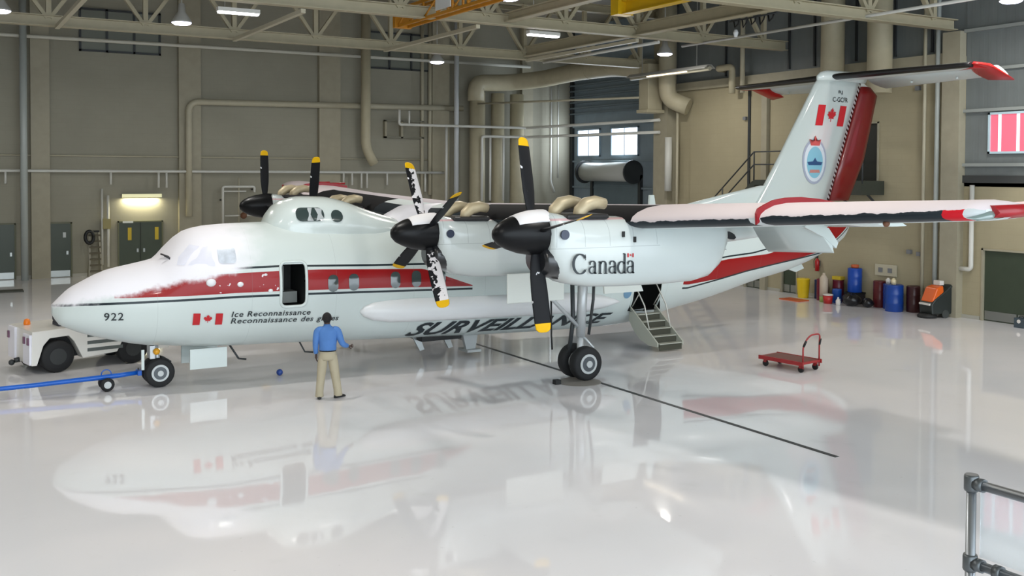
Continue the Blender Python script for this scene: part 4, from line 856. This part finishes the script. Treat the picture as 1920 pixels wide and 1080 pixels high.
letter('C-GCFR',lambda a,b_:fp(22.85+.75*a,7.0+.15*b_),'registration_lettering',M_ink,fin,'small registration letters',bold=.01); letter('RJ',lambda a,b_:fp(23.12+.2*a,7.27+.1*b_),'small_code_lettering',M_ink,fin,bold=.01)
def oval(cx_,cz_,rx,rz,n=28): return [(cx_+rx*math.cos(2*math.pi*k_/n)+.0,cz_+rz*math.sin(2*math.pi*k_/n)) for k_ in range(n)]
def ondec(pts,m,name,par,off): 
    f_=lambda a,b_:(lambda q:(q[0],q[1]-off,q[2]))(fp(a,b_)); return skin(pts,0,name,m,-1,par,4,None,f_)
cx_,cz_=22.05,5.08
em=ondec(oval(cx_,cz_,.57,.72),mat('emblem_ring_grey',(158,166,184),.3),'oval_emblem',fin,.0); lab(em,'oval emblem with red crown, blue field and ship silhouette')
ondec(oval(cx_,cz_,.49,.64),mat('emblem_white',(205,214,222),.3),'emblem_band',em,.004); ondec(oval(cx_,cz_-.03,.38,.5),mat('emblem_blue',(126,182,202),.3),'emblem_field',em,.008)
ondec([(cx_-.36,cz_-.02),(cx_-.1,cz_),(cx_,cz_+.12),(cx_+.1,cz_),(cx_+.36,cz_-.02),(cx_+.3,cz_-.12),(cx_-.3,cz_-.12)],mat('emblem_ship_blue',(40,76,120),.3),'ship_silhouette',em,.012)
ondec(rrect(cx_-.25,cz_-.42,0,0,0) if False else [(cx_-.25,cz_-.36),(cx_+.25,cz_-.36),(cx_+.22,cz_-.26),(cx_-.22,cz_-.26)],mat('emblem_dull_red',(186,126,120),.3),'emblem_scroll',em,.012)
ondec([(cx_-.2,cz_+.5),(cx_+.2,cz_+.5),(cx_+.27,cz_+.7),(cx_+.1,cz_+.66),(cx_,cz_+.82),(cx_-.1,cz_+.66),(cx_-.27,cz_+.7)],mat('emblem_crown_red',(196,84,82),.3),'crown',em,.014)
g=G(); 
# small badge by the rear door
skin(oval(13.84,1.5,.13,.15,16),.014,'small_badge',mat('badge_blue',(110,150,180),.3)); skin(oval(13.86,1.66,.05,.04,10),.018,'small_badge_crown',mat('emblem_crown_red',(196,84,82),.3))
# wordmark on the outboard nacelle, drawn as thick and thin strokes
def stroke(g,pts,wv,wh,fn):
    P=[Vector((p[0],p[1],0)) for p in pts]; L=[];R=[]
    for i,p in enumerate(P):
        d=(P[min(i+1,len(P)-1)]-P[max(i-1,0)]).normalized(); w_=(wh+(wv-wh)*abs(d.y))/2*1.25; n=Vector((-d.y,d.x,0)); L.append(p+n*w_);R.append(p-n*w_)
    o=len(g.v); g.v+=[fn(q.x,q.y) for q in L]+[fn(q.x,q.y) for q in R]; n=len(P)
    for i in range(n-1): g.face((o+i,o+i+1,o+n+i+1,o+n+i))
def carc(cx_,cy_,rx,ry,a0,a1,n=16): return [(cx_+rx*math.cos(math.radians(a0+(a1-a0)*i/n)),cy_+ry*math.sin(math.radians(a0+(a1-a0)*i/n))) for i in range(n+1)]
def nside(xx,zz):   # port outboard nacelle side
    return (xx,-8.486,zz)
def glyph_a(g,x0,fn):
    stroke(g,[(x0+.34,.0),(x0+.34,.40)],.085,.03,fn); stroke(g,carc(x0+.2,.40,.14,.14,0,165),.085,.03,fn); stroke(g,carc(x0+.19,.16,.145,.14,60,330),.075,.03,fn); stroke(g,[(x0+.30,.02),(x0+.42,.03)],.03,.035,fn); stroke(g,[(x0+.24,.285),(x0+.34,.33)],.03,.04,fn)
    g.add([fn(*p) for p in carc(x0+.08,.41,.04,.04,0,360,8)[:-1]],[tuple(range(8))])
def glyph_n(g,x0,fn):
    for xx in(.07,.36): stroke(g,[(x0+xx,0),(x0+xx,.42 if xx>.1 else .52)],.085,.03,fn); stroke(g,[(x0+xx-.09,.012),(x0+xx+.09,.012)],.03,.028,fn)
    stroke(g,carc(x0+.23,.40,.13,.13,0,170),.08,.03,fn); stroke(g,[(x0-.03,.50),(x0+.08,.52)],.03,.03,fn)
def glyph_d(g,x0,fn):
    stroke(g,[(x0+.38,0),(x0+.38,.86)],.085,.03,fn); stroke(g,carc(x0+.22,.26,.19,.25,40,320),.09,.03,fn); stroke(g,[(x0+.28,.85),(x0+.38,.86)],.03,.03,fn); stroke(g,[(x0+.38,.012),(x0+.48,.02)],.03,.03,fn)
def wf(a,b_): return nside(7.30+(1.30)*a/3.12,2.945+.36*b_/ .88-.045*(a/3.12))
g=G(); stroke(g,carc(.36,.42,.33,.41,38,322,24),.11,.035,wf); stroke(g,[(.63,.58),(.62,.82)],.03,.03,wf); stroke(g,[(.62,.1),(.66,.22)],.03,.03,wf)
glyph_a(g,.78,wf); glyph_n(g,1.30,wf); glyph_a(g,1.80,wf); glyph_d(g,2.26,wf); glyph_a(g,2.74,wf)
wm=g.make('canada_wordmark',M_ink,AC,fix=False); lab(wm,'black serif word on the outboard nacelle')
flag(lambda a,b_:wf(2.78+.34*a,.70+.17*b_),'wordmark_flag',wm)
# ================================================================ ON THE FLOOR
# drain groove
tag(G().b2((-.05,-7.2,.002),(.05,7.2,.006)).make('floor_drain_channel',mat('dark_drain_grate',(52,56,58),.5),None,(10.72,-4.05,0)),'narrow dark drain channel running under the main wheels across the floor','floor drain')
# turntable plate and chock under the main wheels
t=thing('wheel_chock','grey flat parking plate with a dark chock end under the port main wheels','wheel chock',(10.25,-4.2,0))
G().lathe([(.5,.002),(.48,.008)],(.12,.0,0),'z',28).make('plate',mat('chock_grey',(140,136,130),.5),t); G().b2((-.52,-.02,.004),(-.38,.12,.1)).make('stop_block',M_blk,t)
# ---- tow tractor
M_tug=mat('tug_white',(226,224,218),.3,coat=.3)
t=thing('tow_tractor','white low aircraft tow tractor with orange beacon behind the nose','tow tractor',(0.35,2.9,0),math.radians(11.5))
# local x along the vehicle, near side y=-.35
Wd=1.7; yn=-.38
prof=[(-.62,.26),(-.62,.95),(-.3,1.0),(.62,1.04),(.95,.98),(1.0,.95),(2.4,.95),(2.55,.80),(2.55,.30),(2.2,.26)]
def side(y): 
    # profile with two wheel arches
    return [(-.62,y,.22),(-.60,y,1.0),(.75,y,1.04),(2.55,y,.98),(2.60,y,.30),(2.25,y,.30),(2.1,y,.62),(1.92,y,.80),(1.55,y,.80),(1.32,y,.34),(.52,y,.28),(.32,y,.70),(.2,y,.84),(-.22,y,.82),(-.36,y,.66),(-.50,y,.22)]
g=G(); P=side(yn); Q=side(yn+Wd); n_=len(P)
g.prism([p for p in P],(0,Wd,0)); g.make('body',M_tug,t,bevel=.015)
for (xx) in (-.03,1.72):
    for yy in (yn+.16,yn+Wd-.16):
        w_=G().lathe([(.2,-.13),(.34,-.14),(.37,-.1),(.375,0),(.37,.1),(.34,.14),(.2,.13)],(xx,yy,.375),'y',28).make('wheel',M_tyre,t)
        G().lathe([(.19,-.145),(.15,.145)],(xx,yy,.375),'y',18).make('wheel_hub',mat('tug_hub_dark',(44,46,46),.5),w_)
for q in range(3): G().b2((.62,yn-.006,.42+.17*q),(1.45 if q<2 else 1.28,yn+.004,.50+.17*q)).make('side_louvre',mat('louvre_dark_grey',(92,98,96),.5),t)
lab(G().b2((-.66,yn+.02,.24),(-.60,yn+.5,.93)).make('rear_plate',mat('bright_white_plate',(236,236,246),.3),t),'bright white end plate nearer the camera'); lab(G().b2((-.66,yn+Wd-.55,.24),(-.60,yn+Wd-.04,.98)).make('rear_plate',MATS['bright_white_plate'],t),'bright white end plate farther from the camera')
for yy in (yn+.08,yn+.38,yn+Wd-.12): G().b2((-.69,yy-.05,.70),(-.65,yy+.05,.86)).make('tail_light',mat('dull_red_blue_lens',(112,70,96),.3),t)
G().tube([(-.6,yn+.95,.25),(-.72,yn+.95,.24)],.06).ball((-.78,yn+.95,.2),.07).make('tow_hitch',M_dk,t); G().tube([(-.58,yn+.02,.24),(-.6,yn+.6,.2),(-.58,yn+1.0,.28)],.03).make('rear_bumper_bar',M_blk,t)
G().lathe([(.07,0),(.08,.04),(.06,.13),(.02,.15)],(-.35,yn+1.25,1.0),'z',14).make('beacon',mat('orange_beacon',(226,122,30),.25,emit=(226,110,20),es=.15),t)
G().b2((.1,.0,.95),(.6,.5,1.12)).b2((.1,.0,1.1),(.2,.5,1.38)).make('seat',mat('seat_dark',(52,56,66),.6),t,bevel=.04)
G().tube([(.9,.25,.98),(.78,.25,1.2)],.02).tube(arc((.77,.25,1.22),.17,0,2*math.pi,16,'yz')[:-1],.018,6,False,True).make('steering_wheel',M_blk,t)
G().b2((-.48,yn+.32,.3),(.5,yn+Wd-.32,.9)).b2((1.34,yn+.32,.3),(2.3,yn+Wd-.32,.9)).make('wheel_arch_liner',M_blk,t)
# ---- tow bar
M_bb=mat('tow_bar_blue',(16,92,190),.35)
t=thing('tow_bar','blue tow bar with two small wheels fixed to the nose wheel','tow bar',(1.06,.02,0))
G().tube([(.70,.0,.32),(.2,0,.29),(-1.4,.0,.25),(-4.2,0.05,.2)],[.045,.055,.05,.045],12).make('bar',M_bb,t)
for yy in(-.16,.16): 
    w_=G().lathe([(.07,-.045),(.13,-.05),(.145,0),(.13,.05),(.07,.045)],(.0,yy,.145),'y',20).make('wheel',M_tyre,t); G().lathe([(.075,-.052),(.075,.052)],(.0,yy,.145),'y',14).make('rim',M_hub,w_)
G().tube([(0,-.2,.145),(0,.2,.145)],.02).tube([(0,0,.145),(.0,0,.28)],.03).make('axle',M_bb,t)
G().tube(arc((.0,0,.34),.1,0,math.pi,10),.012,6).make('lift_handle',M_bb,t); G().b2((.62,-.13,.27),(.70,.13,.37)).make('tow_head',M_bb,t); G().tube([(.65,.0,.3),(.65,.0,.42)],.015,6).make('pin',M_dk,t)
# ---- red platform cart
M_rc=mat('red_cart_paint',(150,38,40),.4,noise=.08)
t=thing('platform_cart','red platform hand cart with a curved red push handle standing on the open floor','cart',(15.75,-5.30,0),math.radians(-82))
G().b2((-.62,-.36,.20),(.62,.36,.25)).b2((-.64,-.38,.17),(.64,-.34,.26)).b2((-.64,.34,.17),(.64,.38,.26)).make('deck',M_rc,t)
lab(G().b2((-.56,-.31,.25),(.56,.31,.256)).make('deck_mat',mat('brown_deck',(112,72,62),.6),t),'worn brown deck top')
for sx in(-.5,.52):
    for sy in(-.28,.28):
        w_=G().lathe([(.06,-.02),(.075,-.022),(.075,.022),(.06,.02)],(sx,sy,.075),'y',16).make('caster_wheel',M_blk,t); G().b2((sx-.04,sy-.035,.1),(sx+.04,sy+.035,.19)).make('caster_fork',M_rc,w_)
G().tube(bend([(.6,-.32,.1),(.6,-.32,.66),(.7,-.2,.9),(.7,.2,.9),(.6,.32,.66),(.6,.32,.1)],.16),.02,8).make('handle',M_rc,t)
for sy in(-.3,.3): lab(G().tube([(.61,sy*1.05,.62),(.66,sy*.95,.76)],.026,8).make('grip',M_blk,t),'black grip')
# ---- small ball, mats
tag(G().ball((0,0,.075),.075,16,10).make('ball',mat('dark_blue_ball',(34,66,140),.4),None,(4.75,-.25,0)),'small dark blue ball on the floor left of the man','ball')
tag(G().b2((-.95,-.35,.0),(.85,.35,.05)).make('floor_mat',mat('dark_mat',(70,72,66),.8),None,(.2,20.5,0)),'dark flat mat on the floor at the far left','mat')
tag(G().b2((-.28,-.5,.0),(.28,.45,.04)).make('drip_tray',mat('orange_tray',(190,92,50),.5),None,(25.6,4.1,0)),'flat orange tray on the floor in front of the yellow bin','tray')
# ---- step ladder with hose
t=thing('step_ladder','grey step ladder leaning by the back wall, black hose coiled on top','ladder',(4.24,25.0,0))
for s in(-1,1): G().bar((s*.26,-.55,0),(s*.18,-.1,2.0),.08,.08).make('side_rail',mat('ladder_grey',(150,146,130),.5),t); G().bar((s*.24,.15,0),(s*.16,-.08,2.0),.03,.04).make('rear_rail',mat('ladder_olive',(112,108,84),.6),t)
for q in range(7): z_=.25+.26*q; y_=-.55+.45*z_/2; G().b2((-.24+.0*q,y_-.06,z_),(.24,y_+.06,z_+.07)).make('step',mat('step_dark',(90,84,66),.6),t)
G().b2((-.2,-.2,1.98),(.2,.02,2.05)).make('top_cap',M_blk,t)
tag(G().tube([(-.15+.17*math.cos(a),-.25+.02*a/6,.0+.27*math.sin(a)) for a in [k_*.35 for k_ in range(50)]],.07,8).make('coiled_hose',mat('black_hose',(18,20,22),.5),None,(4.15,24.78,1.78)),'black coiled hose hung on the top of the step ladder','hose')
# ---- things along the right wall
def drum(x_,y_,z_,r,h,rgb,l,name='drum',cat='drum',ribs=True,lid=None,taper=1.0,grp=None):
    if name=='drum': grp='drums along the right wall'
    t=thing(name,l,cat,(x_,y_,z_),0,grp); m=mat('drum_%d_%d_%d'%rgb,rgb,.35,noise=.05)
    prof=[(r*taper*.96,0),(r*taper,.02)]
    if ribs:
        for q in (.33,.66): prof+=[(r,h*q-.03),(r*1.03,h*q),(r,h*q+.03)]
    prof+=[(r,h-.03),(r*1.02,h-.015),(r*.98,h)]
    G().lathe(prof,(0,0,0),'z',26).make('body',m,t); G().lathe([(r*.93,h-.02),(r*.9,h+.012)],(0,0,0),'z',22).make('lid',mat('lid_%d_%d_%d'%(lid or rgb),(lid or rgb),.4),t)
    G().lathe([(.04,h),(.04,h+.014)],(r*.5,0,0),'z',10).make('bung',M_dk,t); return t
drum(26.5,4.48,0,.25,.72,(226,194,30),'yellow plastic bin at the left end of the row of containers','bin','bin',False,None,.8)
drum(26.82,3.98,0,.18,.7,(22,48,96),'dark navy container right beside the yellow bin','container','container',False)
drum(26.55,3.58,0,.21,.78,(116,26,54),'maroon drum directly left of the pale bottle')
t=thing('pressure_bottle','pale tall bottle with green foot between the maroon drums','bottle',(26.2,3.2,0)); G().lathe([(.15,.0),(.155,.2)],(0,0,0),'z',18).make('foot',mat('lime_green',(150,170,90),.5),t); G().lathe([(.15,.2),(.15,.85),(.10,.95),(.05,1.0),(.05,1.06)],(0,0,0),'z',18).make('body',mat('pale_bottle',(196,180,160),.5),t)
drum(26.85,3.1,0,.20,.78,(96,20,38),'dark maroon drum just right of the pale bottle')
drum(26.42,2.78,.0,.17,.5,(24,72,150),'short blue tub behind the red bucket','tub','tub',False)
tag(G().b2((-.12,-.2,0),(.12,.2,.12)).make('box',mat('yellow_box',(206,180,50),.5),None,(26.85,3.1,.796)),'small yellow box lying on the dark maroon drum','box')
t=thing('bucket','red bucket with white lid in front of the short blue tub','bucket',(25.98,2.80,0)); G().lathe([(.15,0),(.18,.3)],(0,0,0),'z',18).make('body',mat('red_bucket',(178,38,36),.4),t); G().lathe([(.19,.3),(.18,.34)],(0,0,0),'z',18).make('lid',mat('white_lid',(220,216,210),.4),t)
t=thing('spray_bottle','small white jug on the floor right of the red bucket','jug',(25.95,2.3,0)); G().lathe([(.08,0),(.09,.15),(.03,.24),(.03,.28)],(0,0,0),'z',12).make('body',mat('white_lid',(220,216,210),.4),t); G().tube(arc((.0,-.1,.16),.06,-1.5,1.5,6,'yz'),.012,6).make('handle',mat('white_lid',(220,216,210),.4),t)
t=thing('pallet_box','low dark crate under the tall blue drum','crate',(26.8,2.3,0)); G().b2((-.26,-.26,0),(.26,.26,.42)).make('body',mat('dark_crate',(40,36,40),.6),t); G().b2((-.27,-.27,.36),(.27,.27,.42)).make('rim',M_blk,t)
drum(26.8,2.3,.422,.25,.86,(20,70,165),'tall bright blue drum raised on the dark crate')
tag(G().lathe([(.02,0),(.13,.0),(.14,.1),(.1,.12)],(0,0,0),'z',14).make('bowl',mat('orange_tray',(190,92,50),.5),None,(26.8,2.3,1.30)),'small orange bowl on top of the raised blue drum','bowl')
random.seed(3)
def bag(x_,y_,r,sc,l):
    g=G(); R=[]
    for i in range(9):
        ph=math.pi*(i+.02)/8.04; R.append([(r*sc[0]*math.sin(ph)*math.cos(a)*(1+.12*math.sin(3*a+i)),r*sc[1]*math.sin(ph)*math.sin(a)*(1+.1*math.cos(5*a+i)),r*sc[2]*(1+math.cos(ph))*(1+.06*math.sin(4*a))) for a in [2*math.pi*k_/16 for k_ in range(16)]])
    tag(g.loft(R).make('rubbish_bag',mat('black_plastic',(24,24,26),.3,bump=.6,bscale=9),None,(x_,y_,0)),l,'bag','black rubbish bags')
bag(26.2,1.92,.30,(1,1.15,.72),'large black rubbish bag slumped before the raised blue drum'); bag(26.35,1.33,.19,(1,1.1,.85),'smaller black rubbish bag beside the brown-red drum')
drum(26.83,1.22,0,.22,.92,(92,28,32),'brown-red drum left of the two standing blue drums')
drum(26.78,.78,0,.2,.86,(24,58,140),'narrow blue drum half hidden by the big blue drum'); tag(G().lathe([(.07,0),(.08,.14),(.03,.2)],(0,0,0),'z',12).make('bottle',mat('white_lid',(220,216,210),.4),None,(26.72,.78,.877)),'white bottle on the narrow blue drum','bottle')
drum(26.4,.26,0,.3,.9,(22,66,150),'big blue drum at the front of the row'); tag(G().lathe([(.08,0),(.09,.14),(.03,.22)],(0,0,0),'z',12).make('bottle',mat('cream_bottle',(222,208,170),.4),None,(26.36,.26,.917)),'cream bottle on the big blue drum','bottle')
drum(26.82,-.2,0,.24,.88,(58,24,24),'very dark brown drum right behind the big blue drum')
t=thing('floor_scrubber','orange and black walk-behind floor scrubber parked at the right wall','floor scrubber',(26.4,-1.35,0),math.radians(-12))
g=G(); g.prism([(-.36,-.3,.12),(-.40,-.3,.45),(-.25,-.3,.62),(.25,-.3,.95),(.42,-.3,1.1),(.42,-.3,.12)],(0,.6,0)); g.make('tank',mat('scrubber_black',(34,40,38),.4),t,bevel=.04)
g=G(); g.prism([(-.36,-.27,.52),(-.16,-.27,.98),(.1,-.27,1.06),(.14,-.27,.7)],(0,.54,0)); g.make('cover',mat('scrubber_orange',(222,96,24),.35),t,bevel=.04)
G().b2((-.44,-.24,.42),(-.34,.24,.48)).make('front_trim',mat('white_lid',(220,216,210),.4),t); G().b2((.05,-.14,1.06),(.22,.14,1.2)).make('control_box',mat('white_lid',(220,216,210),.4),t)
G().tube([(.42,-.25,1.0),(.6,-.25,1.15),(.6,.25,1.15),(.42,.25,1.0)],.025,8).make('handlebar',M_blk,t); G().lathe([(.30,0),(.32,.06),(.25,.14)],(-.3,0,0),'z',22).make('brush_deck',M_blk,t)
for s in(-1,1): G().lathe([(.13,-.03),(.13,.03)],(.15,s*.3,.13),'y',16).make('wheel',mat('dark_wheel',(60,64,62),.5),t)
t=thing('small_case','small dark case with a pale logo spot on the floor before the green double door','case',(26.75,-4.15,0)); G().b2((-.14,-.16,0),(.14,.16,.3)).make('body',mat('case_dark',(60,72,80),.5),t); G().lathe([(.06,-.005),(.06,.005)],(-.145,0,.2),'x',12).make('badge',mat('white_lid',(220,216,210),.4),t); G().tube([(0,-.08,.3),(0,-.06,.35),(0,.06,.35),(0,.08,.3)],.012,6).make('handle',M_blk,t)
t=thing('fire_extinguisher','red fire extinguisher hung on the right wall above the drums','fire extinguisher',(26.98,4.25,1.0)); G().lathe([(.02,-.0),(.08,.01),(.085,.38),(.05,.46),(.025,.5)],(0,0,0),'z',14).make('cylinder',mat('extinguisher_red',(170,24,28),.3),t); G().b2((-.05,-.03,.5),(.03,.03,.58)).make('valve_head',M_dk,t); G().tube([(-.03,.03,.54),(-.05,.12,.4),(-.05,.1,.12)],.012,6).make('hose',M_blk,t); G().b2((.06,-.05,.2),(.12,.05,.4)).make('wall_bracket',M_dk,t)
tag(G().b2((-.02,-.22,-.3),(.02,.22,.3)).make('notice_board',mat('pale_steel',(186,180,158),.45),None,(27.07,6.9-1.9,1.55)),'pale notice board left of the fire extinguisher','board') if False else None
# ================================================================ PERSON
t=None
def skinned(name,nodes,edges,m,parent,root=0,sub=2,smooth=True,label=None):
    me=D.meshes.new(name); me.from_pydata([n[0] for n in nodes],edges,[]); me.materials.append(m)
    o=D.objects.new(name,me); COL.objects.link(o); o.parent=parent
    md=o.modifiers.new('skin','SKIN'); md.use_smooth_shade=True; md.branch_smoothing=.6
    for i,n in enumerate(nodes):
        r=n[1]; me.skin_vertices[0].data[i].radius=(r,r) if not isinstance(r,tuple) else r
        me.skin_vertices[0].data[i].use_root=(i==root)
    s=o.modifiers.new('sub','SUBSURF'); s.levels=sub; s.render_levels=sub
    if label: o['label']=label
    return o
M_sk=mat('dark_skin',(66,48,42),.5); M_sh=mat('blue_shirt',(76,122,186),.75,noise=.05,nscale=6,bump=.5,bscale=5); M_tr2=mat('khaki_trousers',(176,166,142),.8,noise=.05,nscale=4,bump=.5,bscale=4)
man=thing('person','man in blue shirt and khaki trousers standing with his back turned, right arm out','person',(4.90,-3.02,0),math.radians(-19))
# body: one continuous surface. x right, y forward (away from camera)
B=[]; E_=[]
def nd(p,r,par=None):
    B.append((p,r)); 
    if par is not None: E_.append((par,len(B)-1))
    return len(B)-1
pel=nd((0,0,.94),(.13,.10)); wa=nd((0,0,1.08),(.125,.09),pel); ch=nd((-.0,0,1.28),(.15,.105),wa); nb=nd((-.01,0,1.43),(.075,.07),ch); nk=nd((-.015,.01,1.53),.058,nb); h1=nd((-.015,.03,1.60),(.078,.09),nk); h2=nd((-.015,.03,1.69),(.082,.095),h1); nd((-.015,.02,1.745),(.045,.055),h2)
def hand(wr,dr,side,curl):
    # palm + five fingers; dr = pointing direction
    d=Vector(dr).normalized(); s=Vector(side).normalized(); n=d.cross(s); W=Vector(B[wr][0])
    p1=nd(tuple(W+d*.05),(.030,.020),wr); p2=nd(tuple(W+d*.09),(.036,.018),p1)
    for k_,(off,L) in enumerate(((-.030,.060),(-.010,.072),(.010,.076),(.030,.066))):
        a=nd(tuple(W+d*.11+s*off),.0095,p2); b_=nd(tuple(W+d*(.11+L*.5)+s*off*1.1+n*curl*.4),.009,a); nd(tuple(W+d*(.11+L*.8)+s*off*1.1+n*curl),.007,b_)
    a=nd(tuple(W+d*.055-s*.045+n*.01),.011,p1); nd(tuple(W+d*.095-s*.06+n*.02),.009,a)
# left arm (image left) hanging
la=nd((-.19,0,1.40),.055,nb); le=nd((-.235,-.01,1.14),.042,la); lf=nd((-.235,.05,.92),.028,le); hand(lf,(.02,.1,-1),(0,-1,0),-.03)
# right arm, bent outwards
ra=nd((.17,0,1.40),.055,nb); re=nd((.29,-.05,1.14),.042,ra); rf=nd((.40,.10,1.06),.028,re); hand(rf,(.8,.45,-.1),(0,.3,1),-.03)
for s,fx_,fy_,kx in((-1,-.17,-.02,-.12),(1,.20,.03,.15)):
    hp=nd((s*.085,0,.88),.085,pel); kn=nd((kx,.02,.49),.056,hp); an=nd((fx_,fy_,.10),.038,kn)
    nd((fx_+(.0 if s<0 else .10),fy_+(.12 if s<0 else .06),.045),.032,an)
skinned('body',B,E_,M_sk,man)
# hair, ears
G().ball((-.015,.005,1.672),.104,18,12,(.92,1.06,1.08)).make('hair',mat('black_hair',(24,22,22),.8,bump=.6,bscale=60),man)
for s in(-1,1): G().ball((-.015+s*.093,.03,1.645),.026,8,6,(.5,.8,1.3)).make('ear',M_sk,man)
# face details (turned away): nose, eyes, mouth
G().ball((-.015,.135,1.635),.018,8,6,(.8,1.2,1.4)).make('nose',M_sk,man)
for s in(-1,1): G().ball((-.015+s*.032,.118,1.665),.012,8,6).make('eye',mat('eye_white',(230,228,222),.2),man)
G().ball((-.015,.118,1.595),.02,8,6,(1.3,.4,.35)).make('mouth',mat('lips',(96,54,50),.5),man)
# shirt and trousers: lofted trunk with sleeves and legs
def ell(cx_,cy_,zz,rx,ry,n=20): return [(cx_+rx*math.cos(2*math.pi*k_/n),cy_+ry*math.sin(2*math.pi*k_/n),zz) for k_ in range(n)]
g=G(); g.loft([ell(0,0,.985,.160,.125),ell(0,0,1.02,.178,.138),ell(0,0,1.10,.175,.135),ell(0,0,1.25,.200,.135),ell(0,-.005,1.37,.218,.130),ell(-.005,-.005,1.43,.200,.115),ell(-.01,0,1.475,.135,.092),ell(-.012,0,1.51,.075,.075),ell(-.015,.005,1.545,.064,.066)])
def sm(P,n=5):
    o=[]
    for i in range(len(P)-1):
        for k_ in range(n):
            t=k_/n; p0=Vector(P[max(i-1,0)]);p1=Vector(P[i]);p2=Vector(P[i+1]);p3=Vector(P[min(i+2,len(P)-1)])
            o.append(.5*((2*p1)+(p2-p0)*t+(2*p0-5*p1+4*p2-p3)*t*t+(3*p1-p0-3*p2+p3)*t**3))
    return o+[Vector(P[-1])]
def ri(R,n=5):
    o=[]
    for i in range(len(R)-1): o+=[R[i]+(R[i+1]-R[i])*k_/n for k_ in range(n)]
    return o+[R[-1]]
g.tube(sm([(-.11,0,1.425),(-.205,0,1.385),(-.245,-.01,1.15),(-.238,.05,.94)]),ri([.075,.080,.062,.046]),14)
g.tube(sm([(.11,0,1.425),(.20,0,1.385),(.292,-.05,1.15),(.395,.09,1.065)]),ri([.075,.080,.062,.046]),14)
g.make('shirt',M_sh,man)
g=G(); g.loft([ell(0,0,1.01,.155,.122),ell(0,0,.93,.178,.138),ell(0,0,.85,.185,.138),ell(0,0,.80,.165,.12)])
g.tube(sm([(-.09,0,.90),(-.11,.0,.72),(-.135,.02,.47),(-.165,-.01,.18),(-.17,-.01,.05)]),ri([.095,.100,.088,.080,.086]),16)
g.tube(sm([(.09,0,.90),(.115,.0,.72),(.155,.02,.47),(.20,.03,.18),(.21,.03,.05)]),ri([.095,.102,.090,.083,.090]),16)
g.make('trousers',M_tr2,man)
G().loft([[(.170*math.cos(a),.134*math.sin(a),zz) for a in [2*math.pi*k_/24 for k_ in range(24)]] for zz in (.985,1.022)]).make('belt',M_blk,man)
for s,c,an_ in((-1,(-.17,.03),.0),(1,(.235,.05),-.9)):
    R=[]
    for u_,w_,h_ in ((-.13,.025,.05),(-.11,.042,.075),(-.03,.045,.09),(.05,.05,.07),(.12,.045,.05),(.16,.02,.03)):
        R.append([(c[0]+u_*math.sin(-an_)+w_*math.cos(a)*math.cos(an_),c[1]+u_*math.cos(an_)+w_*math.cos(a)*math.sin(an_),.002+h_/2+h_/2*math.sin(a)) for a in [2*math.pi*k_/10 for k_ in range(10)]])
    G().loft(R).make('shoe',M_blk,man)
# ================================================================ FOREGROUND RAIL
M_gal=mat('galvanised_tube',(146,150,154),.32,.85,noise=.1)
P0=Vector((2.209,-19.643,0)); ang=math.radians(-88.5)
rail=thing('guard_rail','galvanised tube guard rail with clear panel at the bottom right corner','guard rail',tuple(P0),ang)
rz=3.14
G().tube([(0,0,0),(0,0,rz+.03)],.024,16).make('post',M_gal,rail); G().tube([(1.5,0,0),(1.5,0,rz)],.024,16).make('post',M_gal,rail)
G().tube([(0,0,rz),(1.6,0,rz-.0)],.024,16).make('top_rail',M_gal,rail); G().tube([(0,0,rz-.40),(1.6,0,rz-.40)],.024,16).make('middle_rail',M_gal,rail)
for zz in (rz,rz-.4):
    G().lathe([(.032,-.04),(.036,-.03),(.036,.03),(.032,.042)],(0,0,zz),'z',16).tube([(.02,0,zz),(.07,0,zz)],.033,14).make('clamp_fitting',mat('clamp_dark',(96,100,102),.4,.7),rail)
G().tube([(.13,0,rz-.4),(.13,0,.3)],.017,10).make('baluster',M_gal,rail); G().lathe([(.034,-.02),(.034,.02)],(.15,0,rz-.4),'x',14).make('collar',MATS['clamp_dark'],rail)
G().b2((.03,.03,rz-.37),(1.5,.036,rz-.03)).make('clear_panel',mat('clear_acrylic',(225,235,240),.06,alpha=.28,coat=1,bump=.15,bscale=4),rail)
